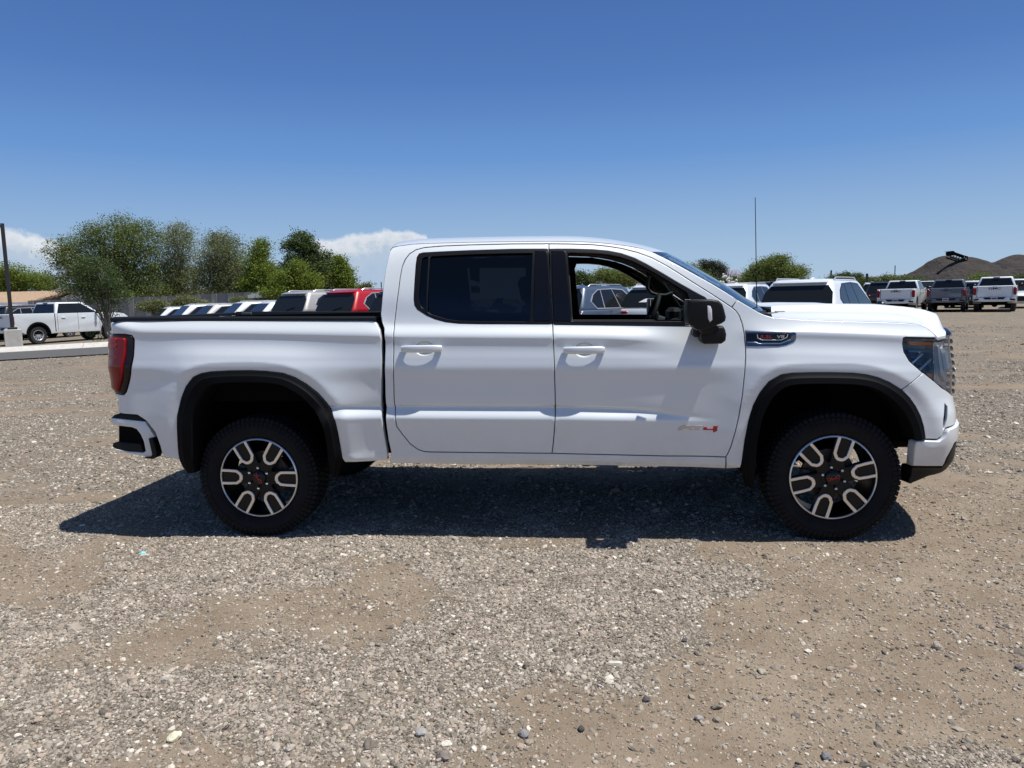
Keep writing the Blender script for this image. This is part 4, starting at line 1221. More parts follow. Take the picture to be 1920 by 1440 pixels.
# window sticker and hang tag seen through the tinted rear glass
def plate_on(px, Y, name, m_, th=.002):
    q = [onY(u, v, Y) for u, v in px]
    MB().prism([(p[0], p[2]) for p in q], Y, Y + th).build(name, m_, it)
plate_on([(883, 536), (898, 537), (900, 543), (900, 549), (883, 549)], -.80, 'window_sticker', M['sticker'])
plate_on([(883, 575.5), (918, 577), (931, 559), (944, 559), (942, 569), (971, 576), (965, 586), (937, 586), (936, 580), (905, 580)], -.80, 'window_sticker', M['sticker'])
pw = onY(935, 566, -.806)
text_obj('lettering', 'W', .03, side_mtx((pw[0], -.806, pw[2])), M['letter_black'], it, .0006, 0, .0003, 1.2)
plate_on([(880, 501), (898, 499), (998, 495.5), (998, 512), (990, 502), (899, 503), (899, 530), (882, 524)], -.80, 'window_sticker', M['interior_grey'])

# ================================================================== GROUND
def vnoise(x, y, seed):
    r = np.random.default_rng(seed); T = r.random((256, 256))
    xi = np.floor(x).astype(int); yi = np.floor(y).astype(int); fx = x - xi; fy = y - yi
    fx = fx * fx * (3 - 2 * fx); fy = fy * fy * (3 - 2 * fy)
    g = lambda i, j: T[i % 256, j % 256]
    return (g(xi, yi) * (1 - fx) + g(xi + 1, yi) * fx) * (1 - fy) + (g(xi, yi + 1) * (1 - fx) + g(xi + 1, yi + 1) * fx) * fy
def fbm(x, y, sc, oct_=4, seed=1, gain=.5):
    s = 0; a = 1; t = 0
    for k in range(oct_):
        s = s + a * vnoise(x * sc * 2**k + 17 * k, y * sc * 2**k - 9 * k, seed + k); t += a; a *= gain
    return s / t
# gravel patches as read off the photograph (centre, radii in its pixels), laid on the ground; the rest is packed dirt
BL = [(120, 1300, 260, 200, 1.0), (430, 1030, 270, 50, .9), (1000, 1150, 330, 110, 1.0), (1080, 1240, 220, 60, .9), (1300, 1080, 150, 60, 1.0), (760, 1390, 230, 90, .9), (450, 1330, 260, 70, .6), (130, 1150, 150, 60, .55),
      (1700, 1370, 160, 60, .65), (900, 1060, 300, 45, .8), (1000, 920, 900, 60, .8), (1880, 760, 260, 110, .95), (60, 800, 300, 110, .9), (1850, 1430, 140, 50, .6), (1450, 1010, 120, 30, .7),
      (560, 1130, 230, 50, -.9), (60, 1050, 160, 50, -.8), (650, 1200, 300, 45, -.6), (1650, 1150, 360, 130, -1.0), (1800, 935, 200, 50, -1.0), (1250, 1380, 330, 90, -.9), (330, 1220, 90, 60, -.4), (700, 1290, 200, 40, -.4), (330, 1400, 90, 60, -.5)]
def lanes(x, y):
    """where tyres have pressed the gravel down"""
    w1 = y + 1.25 + .16 * (x - 4.5) + .06 * np.sin(x * 1.1); w2 = (y + 3.0) + .75 * (x - 4.2) + .10 * np.sin(x * 1.7 + 1); w3 = y - 5.5 - .10 * x + .2 * np.sin(x * .5)
    t = 0
    for o in (0, .40, 1.62, 2.0): t = t + np.exp(-((w1 - o) / .11)**2) * sstep(3.3, 4.4, x)
    for o in (0, .36, 1.7, 2.05): t = t + .8 * np.exp(-((w2 - o) / .13)**2) * sstep(2.6, 3.4, x) * sstep(-1.5, -2.1, y)
    for o in (0, 1.7, 4.6, 6.4): t = t + .8 * np.exp(-((w3 - o) / .22)**2)
    return np.clip(t * (.55 + .9 * fbm(x, y, 2.3, 3, 91)), 0, 1)
def gravel(x, y):
    P = np.stack([x, y, 0 * x], -1); uv = proj(P); d = (P - CAM) @ _F
    uv = np.where((d > .8)[..., None], uv, 1e6); s = np.zeros_like(x, float)
    wx = (fbm(x, y, 1.7, 4, 31) - .5); wy = (fbm(x, y, 1.7, 4, 47) - .5)
    for cx_, cy_, rx_, ry_, a in BL:
        q = ((uv[..., 0] - cx_ + wx * 260) / rx_)**2 + ((uv[..., 1] - cy_ + wy * 150) / ry_)**2
        s += a * np.exp(-q * .8)
    n = fbm(x, y, 1.1, 5, 5) - .5
    n2 = fbm(x, y, 4.5, 4, 77) - .5
    nf = 1 - sstep(8, 14, d); v = (s * .62 + .26 + n * 1.2 + n2 * .9) * nf + (.60 + n * 1.0 + n2 * .4) * (1 - nf)
    v = v - .55 * lanes(x, y)
    return np.clip(v, 0, 1)
def relief(x, y):
    h = (fbm(x, y, .9, 4, 3) - .5) * .035 + (fbm(x, y, 7, 3, 9) - .5) * .010
    # tyre tracks crossing at the right
    u = (y + 1.2) + .18 * (x - 4.5) + .05 * np.sin(x * 1.1)
    h = h - .016 * lanes(x, y)
    d = np.hypot(x - 1.9, (y) / .8)
    flat = np.clip(1 - np.exp(-((np.abs(y + .95)) / .5)**2) * 0, 0, 1)
    return h * flat
def axis_grid(lo, hi, c0, c1, fine, grow=1.065):
    a = list(np.arange(c0, c1 + 1e-6, fine)); s = fine; v = c1
    while v < hi: s *= grow; v += s; a.append(v)
    s = fine; v = c0; bb = []
    while v > lo: s *= grow; v -= s; bb.append(v)
    return np.array(bb[::-1] + a)
gx = axis_grid(-6000, 6000, -3.8, 7.2, .035); gy = axis_grid(-400, 9000, -4.2, 2.4, .035)
GX, GY = np.meshgrid(gx, gy, indexing='ij')
gv = gravel(GX, GY)
fade = 1 - sstep(9, 22, np.hypot(GX - 2, GY))
# keep the ground a hair under the tyres
GZ = ground_z(GX, GY) + relief(GX, GY) * fade - .004
far_drop = sstep(150, 1500, np.hypot(GX, GY)) * -1.0
GZ = GZ + far_drop
V = np.stack([GX, GY, GZ], -1).reshape(-1, 3); nx_, ny_ = GX.shape
I = np.arange(nx_ * ny_).reshape(nx_, ny_)
F = np.stack([I[:-1, :-1], I[1:, :-1], I[1:, 1:], I[:-1, 1:]], -1).reshape(-1, 4)
me = bpy.data.meshes.new('ground')
me.vertices.add(len(V)); me.vertices.foreach_set('co', V.astype(np.float32).ravel())
me.loops.add(F.size); me.loops.foreach_set('vertex_index', F.astype(np.int32).ravel())
me.polygons.add(len(F)); me.polygons.foreach_set('loop_start', np.arange(0, F.size, 4, dtype=np.int32)); me.polygons.foreach_set('use_smooth', np.ones(len(F), bool))
me.update(calc_edges=True)
at_ = me.attributes.new('gravel', 'FLOAT', 'POINT'); at_.data.foreach_set('value', gv.astype(np.float32).ravel())

def ground_material():
    m = bpy.data.materials.new('lot_ground'); m.use_nodes = True; B = NB(m.node_tree); p = m.node_tree.nodes['Principled BSDF']
    g = B.n('ShaderNodeNewGeometry'); pos = g.outputs['Position']
    at1 = B.n('ShaderNodeAttribute', attribute_name='gravel'); gvl = at1.outputs['Fac']
    n1 = B.noise(pos, 2.2, 6, .62); n2 = B.noise(pos, 17, 5, .6); n3 = B.noise(pos, 90, 4, .6)
    dirt = B.ramp(n1, [(.3, (0.167, 0.125, 0.085)), (.5, (0.216, 0.166, 0.118)), (.72, (0.270, 0.218, 0.162))])
    dirt = B.mix(B.m('MULTIPLY', B.ramp(n2, [(.35, 0), (.65, 1)]), .35), dirt, (0.261, 0.218, 0.170))
    def chips(scale, thr):
        v = B.n('ShaderNodeTexVoronoi', feature='F1'); B.l(pos, v.inputs['Vector']); v.inputs['Scale'].default_value = scale
        v.inputs['Randomness'].default_value = 1
        return v
    v1 = chips(62, .4); v2 = chips(120, .4); v3 = chips(28, .4)
    def ccol(v):
        s_ = B.n('ShaderNodeSeparateColor'); B.l(v.outputs['Color'], s_.inputs[0])
        return B.ramp(s_.outputs[0], [(0, (0.099, 0.087, 0.075)), (.25, (0.182, 0.159, 0.132)), (.5, (0.259, 0.225, 0.182)), (.75, (0.341, 0.302, 0.250)), (.93, (0.462, 0.419, 0.346)), (1, (0.605, 0.562, 0.470))])
    edge1 = B.ramp(v1.outputs['Distance'], [(.25, 1), (.62, 0)]); edge2 = B.ramp(v2.outputs['Distance'], [(.25, 1), (.62, 0)]); edge3 = B.ramp(v3.outputs['Distance'], [(.2, 1), (.45, 0)])
    gcol = B.mix(edge1, (0.143, 0.119, 0.088), ccol(v1)); gcol = B.mix(B.m('MULTIPLY', edge3, .55), gcol, ccol(v3))
    gcol = B.mix(B.ramp(n1, [(.4, 0), (.7, .35)]), gcol, (0.275, 0.231, 0.178))
    fn = B.ramp(B.m('ADD', gvl, B.m('MULTIPLY', B.m('SUBTRACT', n2, .5), .7)), [(.36, 0), (.62, 1)])
    c = B.mix(fn, dirt, gcol)
    # loose chips lying on the dirt
    s2 = B.n('ShaderNodeSeparateColor'); B.l(v2.outputs['Color'], s2.inputs[0])
    few = B.m('MULTIPLY', B.ramp(s2.outputs[1], [(.72, 0), (.76, 1)], 'LINEAR'), edge2)
    c = B.mix(B.m('MULTIPLY', few, .8), c, ccol(v2))
    B.l(c, p.inputs['Base Color']); p.inputs['Roughness'].default_value = .95; p.inputs['Specular IOR Level'].default_value = .15
    h = B.m('ADD', B.m('MULTIPLY', B.m('MULTIPLY', edge1, fn), .8), B.m('ADD', B.m('MULTIPLY', few, .5), B.m('ADD', B.m('MULTIPLY', n3, .5), B.m('MULTIPLY', n2, .8))))
    bn = B.n('ShaderNodeBump'); bn.inputs['Strength'].default_value = .9; bn.inputs['Distance'].default_value = .008; B.l(h, bn.inputs['Height']); B.l(bn.outputs[0], p.inputs['Normal'])
    return m
ground = tag(link('ground', me, None, ground_material()), kind='structure')

# ---- loose gravel: real stones, instanced
def stone_material():
    m = bpy.data.materials.new('gravel_stone'); m.use_nodes = True; B = NB(m.node_tree); p = m.node_tree.nodes['Principled BSDF']
    oi = B.n('ShaderNodeObjectInfo')
    c = B.ramp(oi.outputs['Random'], [(0, (0.066, 0.058, 0.055)), (.12, (0.145, 0.130, 0.114)), (.3, (0.224, 0.198, 0.163)), (.5, (0.295, 0.257, 0.207)), (.66, (0.326, 0.286, 0.244)), (.78, (0.386, 0.347, 0.294)), (.86, (0.361, 0.265, 0.207)), (.93, (0.506, 0.465, 0.402)), (1, (0.700, 0.660, 0.576))])
    tcn = B.n('ShaderNodeTexCoord'); nn = B.noise(tcn.outputs['Object'], 3, 4, .6)
    c = B.mix(B.ramp(nn, [(.35, 0), (.7, .4)]), c, (0.338, 0.272, 0.195))
    B.l(c, p.inputs['Base Color']); p.inputs['Roughness'].default_value = .85; p.inputs['Specular IOR Level'].default_value = .25
    return m
SM = stone_material()
def scatter_points():
    out = []
    def batch(n, z0, z1, pw, thr, smin, smed, sig):
        u = rng.random(n); d = (z0**pw + u * (z1**pw - z0**pw))**(1 / pw)
        col = rng.uniform(-180, 2100, n)
        x = np.empty(n); y = np.empty(n)
        th = YAW + np.arctan((col - 960) / FPX)
        # depth along the view axis on the ground
        fx, fy = math.sin(YAW), math.cos(YAW); rx, ry_ = math.cos(YAW), -math.sin(YAW)
        lat = d * (col - 960) / FPX * 1.05
        x = CAM[0] + fx * d + rx * lat; y = CAM[1] + fy * d + ry_ * lat
        g = gravel(x, y)
        pr = np.clip(sstep(.30, .92, g) + thr, 0, 1) * (.35 + .65 * sstep(.3, .7, fbm(x, y, 9, 2, 60)))
        k = rng.random(n) < pr
        x, y, g = x[k], y[k], g[k]
        s = smin + smed * np.exp(rng.normal(0, sig, len(x))); s = np.minimum(s, .042)
        out.append(np.stack([x, y, s], 1))
    batch(560000, 1.7, 5.8, 2.0, .14, .0018, .0031, .55)
    batch(230000, 5.8, 16.0, 1.1, .05, .0035, .0055, .50)
    batch(60000, 16.0, 30.0, .8, .05, .006, .007, .50)
    batch(7000, 1.9, 7.5, 2.0, .35, .004, .005, .5)
    batch(150, 2.0, 8.5, 2.0, .8, .010, .006, .35)
    return np.vstack(out)
SP = scatter_points()
sx_, sy_, ss_ = SP.T
szz = ground_z(sx_, sy_) + relief(sx_, sy_) - .004 + ss_ * .06
me = bpy.data.meshes.new('gravel_stones')
me.vertices.add(len(SP)); me.vertices.foreach_set('co', np.stack([sx_, sy_, szz], 1).astype(np.float32).ravel())
n_ = len(SP)
av = me.attributes.new('stone_scale', 'FLOAT_VECTOR', 'POINT')
scv = np.stack([ss_ * rng.uniform(.75, 1.5, n_), ss_ * rng.uniform(.7, 1.2, n_), ss_ * rng.uniform(.40, .85, n_)], 1)
av.data.foreach_set('vector', scv.astype(np.float32).ravel())
ar_ = me.attributes.new('stone_rot', 'FLOAT_VECTOR', 'POINT')
ar_.data.foreach_set('vector', np.stack([rng.normal(0, .35, n_), rng.normal(0, .35, n_), rng.uniform(0, 6.28, n_)], 1).astype(np.float32).ravel())
ai = me.attributes.new('stone_kind', 'INT', 'POINT'); ai.data.foreach_set('value', rng.integers(0, 5, n_).astype(np.int32))
gs = tag(link('gravel_stones', me, None, SM), kind='stuff')
ng = bpy.data.node_groups.new('stones', 'GeometryNodeTree')
ng.interface.new_socket('Geometry', in_out='INPUT', socket_type='NodeSocketGeometry'); ng.interface.new_socket('Geometry', in_out='OUTPUT', socket_type='NodeSocketGeometry')
B = NB(ng); gi = B.n('NodeGroupInput'); go = B.n('NodeGroupOutput')
gti = B.n('GeometryNodeGeometryToInstance')
for k in range(5):
    ico = B.n('GeometryNodeMeshIcoSphere'); ico.inputs['Radius'].default_value = 1; ico.inputs['Subdivisions'].default_value = 2
    setp = B.n('GeometryNodeSetPosition'); nzn = B.n('ShaderNodeTexNoise'); nzn.noise_dimensions = '4D'; nzn.inputs['W'].default_value = k * 3.7 + 1; nzn.inputs['Scale'].default_value = 1.1; nzn.inputs['Detail'].default_value = 2
    sub = B.n('ShaderNodeVectorMath', operation='SUBTRACT'); sub.inputs[1].default_value = (.5, .5, .5); scl = B.n('ShaderNodeVectorMath', operation='SCALE'); scl.inputs['Scale'].default_value = 1.5
    B.l(nzn.outputs['Color'], sub.inputs[0]); B.l(sub.outputs[0], scl.inputs[0]); B.l(ico.outputs['Mesh'], setp.inputs['Geometry']); B.l(scl.outputs[0], setp.inputs['Offset'])
    sm_ = B.n('GeometryNodeSetMaterial'); sm_.inputs['Material'].default_value = SM; B.l(setp.outputs[0], sm_.inputs[0]); B.l(sm_.outputs[0], gti.inputs[0])
iop = B.n('GeometryNodeInstanceOnPoints'); m2p = B.n('GeometryNodeMeshToPoints'); B.l(gi.outputs[0], m2p.inputs[0]); B.l(m2p.outputs[0], iop.inputs['Points']); B.l(gti.outputs[0], iop.inputs['Instance'])
iop.inputs['Pick Instance'].default_value = True
def nattr(nm, dt):
    a = B.n('GeometryNodeInputNamedAttribute', data_type=dt); a.inputs['Name'].default_value = nm; return a.outputs[0]
B.l(nattr('stone_kind', 'INT'), iop.inputs['Instance Index'])
e2r = B.n('FunctionNodeEulerToRotation'); B.l(nattr('stone_rot', 'FLOAT_VECTOR'), e2r.inputs[0]); B.l(e2r.outputs[0], iop.inputs['Rotation']); B.l(nattr('stone_scale', 'FLOAT_VECTOR'), iop.inputs['Scale'])
B.l(iop.outputs[0], go.inputs[0])
md = gs.modifiers.new('stones', 'NODES'); md.node_group = ng
# a few bigger stones that stand out one by one
def rock(px, py, size, col, label, seed, flat=.6, grp=None):
    p = onZ(px, py); mb = MB(); mb.sphere((0, 0, 0), 1, sub=2)
    for v in mb.bm.verts:
        n = mnoise.noise_vector(v.co * 1.1 + Vector((seed * 7.1, 3, seed))); v.co += n * .38
    bmesh.ops.scale(mb.bm, vec=(size, size * .8, size * flat), verts=mb.bm.verts[:])
    o = mb.build('stone', mat('stone_%d' % seed, col, .85, vary=(40, .25)), None)
    o.location = (p[0], p[1], float(ground_z(p[0], p[1]) + relief(np.array([p[0]]), np.array([p[1]]))[0]) + size * flat * .35); o.rotation_euler = (0, 0, seed * 1.3)
    return tag(o, label, 'stone')
rock(328, 1380, .030, (.60, .57, .42), 'pale yellow white flat stone, largest light stone of the lower left gravel', 1, .45)
rock(832, 1418, .028, (.20, .17, .15), 'dull brown grey round stone at the bottom edge of the gravel, left of centre', 2)
rock(1283, 1204, .016, (.06, .06, .065), 'small dark angular stone on bare dirt just right of the central gravel patch', 3)
rock(1212, 1317, .019, (.07, .065, .065), 'dark lumpy stone pair on bare dirt below the gravel patch edge', 4, .5)
rock(1310, 1349, .017, (.30, .28, .26), 'light grey oval stone on bare dirt in the lower centre right', 5)
rock(1548, 1421, .021, (.17, .17, .17), 'grey egg shaped stone on bare dirt at the bottom edge of the photo', 6)
rock(1515, 1219, .016, (.62, .58, .5), 'small white pebble alone on smooth dirt right of centre', 7, .4)
rock(1911, 1248, .021, (.13, .12, .12), 'dark grey stone at the right edge on smooth dirt', 8)
rock(983, 1382, .021, (.22, .21, .2), 'grey rounded stone at the left end of the lower dirt strip', 9)
rock(790, 1374, .022, (.30, .29, .28), 'grey blunt stone standing in the lower middle gravel', 10)
rock(1090, 1372, .015, (.06, .055, .055), 'small black stone on dirt in the bottom centre', 11)
# scrap of light blue litter
p = onZ(267, 1042)
mb = MB(); mb.bm.faces.new([mb.bm.verts.new(q) for q in [(-.022, -.01, 0), (.0, -.014, .004), (.024, -.004, .001), (.018, .012, .008), (-.004, .006, .014), (-.020, .012, .004)]])
o = mb.build('litter_scrap', mat('blue_litter', (.22, .55, .62), .5), None); o.location = (p[0], p[1], .014); tag(o, 'small light blue scrap of litter on the gravel in front of the rear wheel', 'litter')

# ================================================================== BACKGROUND VEHICLES
paint('silver_paint', (.42, .41, .40), .3, .4)
paint('red_paint', (.42, .008, .012), .1, .35)
paint('blue_grey_paint', (.07, .10, .15), .3, .35)
paint('grey_paint', (.11, .13, .17), .3, .4)
paint('dark_paint', (.015, .017, .02), .2, .35)
paint('cream_white_paint', (.60, .57, .52), .1, .4)
mat('plate_white', (.6, .6, .62), .5)
mat('plate_blue', (.02, .02, .10), .5)
mat('lamp_clear2', (.45, .47, .5), .2, metal=.5)
mat('wheel_silver', (.55, .56, .58), .35, metal=.6)
mat('tyre_far', (.02, .02, .021), .85)
PAINTED = {}

def hull(mb, zb, zt_, xb0, xb1, xt0, xt1, wb, wt, bev, crown=.04):
    bm = mb.bm
    v = [bm.verts.new(p) for p in [(xb0, -wb, zb), (xb1, -wb, zb), (xb1, wb, zb), (xb0, wb, zb), (xt0, -wt, zt_), (xt1, -wt, zt_), (xt1, wt, zt_), (xt0, wt, zt_)]]
    f = [bm.faces.new([v[i] for i in q]) for q in ((3, 2, 1, 0), (4, 5, 6, 7), (0, 1, 5, 4), (1, 2, 6, 5), (2, 3, 7, 6), (3, 0, 4, 7))]
    e = [e_ for e_ in {e_ for ff in f[1:] for e_ in ff.edges} if not (e_.verts[0].co.z == zb and e_.verts[1].co.z == zb)]
    bmesh.ops.bevel(bm, geom=e, offset=bev, segments=4, affect='EDGES', profile=.5)
def on_face(c, poly, off):
    """c: 4 corners (bl, br, tr, tl) ; poly in (u,v) -> points pushed out along the face normal"""
    c = [Vector(p) for p in c]; n = (c[1] - c[0]).cross(c[3] - c[0]).normalized()
    return [((c[0] * (1 - u) + c[1] * u) * (1 - v) + (c[3] * (1 - u) + c[2] * u) * v) + n * off for u, v in poly], n
def slab(mb, c, poly, off, th=.012):
    a, n = on_face(c, poly, off); bb = [p - n * th for p in a]
    A = [mb.bm.verts.new(p) for p in a]; B_ = [mb.bm.verts.new(p) for p in bb]; k = len(A)
    mb.bm.faces.new(A); mb.bm.faces.new(B_[::-1])
    for i in range(k): mb.bm.faces.new((A[i], B_[i], B_[(i + 1) % k], A[(i + 1) % k]))
def arch(cx, r, z0, n=10, fl=1.0):
    return [(cx - r * math.cos(math.pi * k / n) * fl, z0 + r * math.sin(math.pi * k / n) * 1.0) for k in range(n + 1)]
def simple_wheel(parent, x, y, r, s, style):
    e = empty('wheel', (x, y, r)); e.parent = parent
    MB().lathe([(r * .60, s * .10), (r * .70, s * .118), (r * .93, s * .115), (r, s * .08), (r, -s * .10), (r * .9, -s * .12), (r * .6, -s * .11)], 28, close=True).build('tyre', M['tyre_far'], e, 40)
    mb = MB()
    if style == 'holes':
        mb.lathe([(0, s * .105), (r * .22, s * .105), (r * .30, s * .075), (r * .52, s * .085), (r * .58, s * .115), (r * .62, s * .11), (r * .6, -s * .05)], 28)
        mb.build('rim', M['wheel_silver'], e, 40)
        mb = MB()
        for k in range(10):
            a = 2 * math.pi * k / 10; c_ = (r * .43 * math.cos(a), s * .083, r * .43 * math.sin(a)); mb.tube(c_, (c_[0], c_[1] + s * .006, c_[2]), r * .07, n=8)
        mb.build('rim_dark_disc', M['chassis_black'], e)  # dark discs give the shade of the wheel holes; the rim stays solid
    else:
        mb.lathe([(r * .56, s * .112), (r * .61, s * .112), (r * .6, -s * .05)], 28)
        for k in range(6):
            a = 2 * math.pi * k / 6; mb.box((r * .30 * math.cos(a), s * .095, r * .30 * math.sin(a)), (r * .56, .03, r * .13), Matrix.Rotation(-a, 4, 'Y'))
        mb.tube((0, s * .08, 0), (0, s * .115, 0), r * .16, n=12)
        mb.build('rim', M['wheel_silver'], e, 40)
        MB().lathe([(0, s * .05), (r * .58, s * .05)], 20).build('rim_back', M['chassis_black'], e)
    return e


def make_pickup(paint_, chrome_bumper=False, wheels='spokes', H=1.93, arch_black=False, plate=True, text=True):
    t = empty('parked_pickup'); P_ = M[paint_]
    L_, W_2 = 5.9, 1.0
    xr, xf, r = -1.78, 1.90, .40
    poly = [(-2.86, .62), (-2.90, .95), (-2.88, 1.36), (-2.84, 1.42), (-.92, 1.42), (-.92, 1.40), (1.30, 1.40), (1.55, 1.42), (2.2, 1.38), (2.68, 1.30), (2.85, 1.18), (2.93, .95), (2.95, .62), (2.88, .45), (2.45, .42)]
    poly += [(x, z) for x, z in arch(xf, .52, .42)][::-1] + [(1.2, .47), (-1.0, .47)] + [(x, z) for x, z in arch(xr, .52, .45)][::-1] + [(-2.5, .55)]
    MB().prism(poly, -W_2, W_2, bevel=.07, seg=3).build('body', P_, t, 40)
    MB().prism([(-2.8, 1.30), (-.95, 1.30), (-.95, 1.437), (-2.8, 1.437)], -.90, .90).build('bed_dark_block', M['chassis_black'], t)  # black block for the shade inside the open bed; no cavity is cut
    g = MB(); hull(g, 1.36, H, -.90, 1.42, -.72, .62, .95, .76, .07); g.build('cabin', P_, t, 40)
    zb, zt_ = 1.40, H
    for s in (-1, 1):
        c = [(-.90, s * .95, 1.36), (1.42, s * .95, 1.36), (.62, s * .76, H), (-.72, s * .76, H)]
        if s > 0: c = [c[1], c[0], c[3], c[2]]
        fl = (lambda u: 1 - u) if s > 0 else (lambda u: u)
        for pl in ([(.06, .22), (.10, .12), (.445, .10), (.445, .84), (.13, .84)], [(.475, .10), (.90, .10), (.84, .84), (.475, .84)]):
            mb = MB(); slab(mb, c, [(fl(u), v) for u, v in pl], .006); mb.build('side_window', M['car_glass'], t)
        mb = MB(); slab(mb, c, [(fl(u), v) for u, v in [(.04, .07), (.93, .07), (.86, .89), (.10, .89)]], .003); mb.build('window_surround', M['dark_trim'], t)
        for x in (.18, -.84, 1.30): MB().box((x, s * .998, 1.0), (.012, .012, .80)).build('door_seam', M['chassis_black'], t)
        MB().box((-.96, s * .99, .98), (.035, .03, .86)).build('bed_gap', M['chassis_black'], t)
        for x in (-.55, .45): MB().box((x, s * 1.015, 1.20), (.20, .035, .04), bevel=.01).build('door_handle', P_, t)
        MB().box((1.12, s * 1.16, 1.45), (.12, .24, .20), bevel=.04).box((1.12, s * 1.0, 1.38), (.10, .16, .06)).build('door_mirror', M['dark_trim'], t, 40)
        if arch_black:
            for cx in (xr, xf):
                mb = MB(); o_ = arch(cx, .58, .45, 14); i_ = arch(cx, .50, .45, 14)
                mb.prism(o_ + i_[::-1], s * .94, s * 1.025); mb.build('wheel_arch_trim', M['flare_plastic'], t, 40)
        tl = MB().box((-2.86, s * .925, 1.12), (.12, .165, .42), bevel=.03).build('tail_light', M['red_lens'], t, 40)
        hl_ = MB().box((2.80, s * .84, 1.08), (.26, .30, .22), bevel=.04).build('headlight', M['lamp_clear2'], t, 40)
    c = [(-.90, .95, 1.36), (-.90, -.95, 1.36), (-.72, -.76, H), (-.72, .76, H)]
    mb = MB(); slab(mb, c, [(.05, .10), (.95, .10), (.93, .86), (.07, .86)], .006); mb.build('rear_window', M['car_glass'], t)
    MB().box((-.74, 0, H - .035), (.06, .32, .035), bevel=.008).build('brake_light', M['dark_trim'], t)
    c = [(1.42, -.95, 1.36), (1.42, .95, 1.36), (.62, .76, H), (.62, -.76, H)]
    mb = MB(); slab(mb, c, [(.04, .08), (.96, .08), (.94, .92), (.06, .92)], .006); mb.build('windshield', M['car_glass'], t)
    # tail
    tg_ = MB().box((-2.893, 0, 1.10), (.03, 1.60, .60), bevel=.012).build('tailgate', P_, t)
    for y in (-.81, .81): MB().box((-2.90, y, 1.10), (.02, .012, .60)).build('tailgate_seam', M['chassis_black'], t)
    MB().box((-2.912, 0, 1.365), (.02, .20, .035), bevel=.006).build('tailgate_handle', M['dark_trim'], t)
    if text: text_obj('lettering', 'GMC', .15, Matrix.Translation((-2.912, 0, 1.26)) @ Matrix(((0, 0, -1), (-1, 0, 0), (0, 1, 0))).to_4x4(), M['letter_black'], t, .004, 0, .004, 1.7)
    bmp = MB().prism([(-.98, .60), (-.98, .74), (-.52, .78), (-.42, .68), (.42, .68), (.52, .78), (.98, .74), (.98, .60), (.5, .55), (-.5, .55)], -3.0, -2.80, axis='X', bevel=.02).build('rear_bumper', M['chrome'] if chrome_bumper else P_, t, 40)
    MB().prism([(-.50, .785), (-.40, .66), (.40, .66), (.50, .785)], -2.985, -2.87, axis='X').build('plate_recess', M['dark_trim'], t)
    for s in (-1, 1): MB().prism([(s * .96, .70), (s * .72, .73), (s * .70, .66), (s * .78, .62), (s * .96, .62)], -3.01, -2.95, axis='X').build('bumper_step', M['dark_trim'], t)
    if plate:
        pl = MB().box((-3.0, 0, .73), (.012, .31, .15)).build('dealer_plate', M['plate_white'], t)
        MB().box((-3.008, 0, .73), (.006, .24, .07)).build('plate_print', M['plate_blue'], pl)
    MB().box((0, 0, .50), (5.0, 1.2, .12)).tube((xr, -.85, .40), (xr, .85, .40), .06).sphere((xr, 0, .39), .16).tube((-2.7, .55, .50), (-1.9, .5, .5), .035).box((-2.6, .0, .50), (.3, .8, .06)).build('underbody', M['chassis_black'], t, 40)
    MB().box((2.90, 0, .98), (.10, 1.35, .40), bevel=.03).build('grille', M['dark_trim'], t)
    MB().box((2.90, 0, .60), (.16, 1.9, .22), bevel=.05).build('front_bumper', M['chrome'] if chrome_bumper else P_, t, 40)
    for x in (xr, xf):
        for s in (-1, 1): simple_wheel(t, x, s * .86, .405, s, wheels)
    for x in (xr, xf):
        MB().prism(arch(x, .515, .45), -.97, .97).build('wheel_housing', M['chassis_black'], t)
    return t


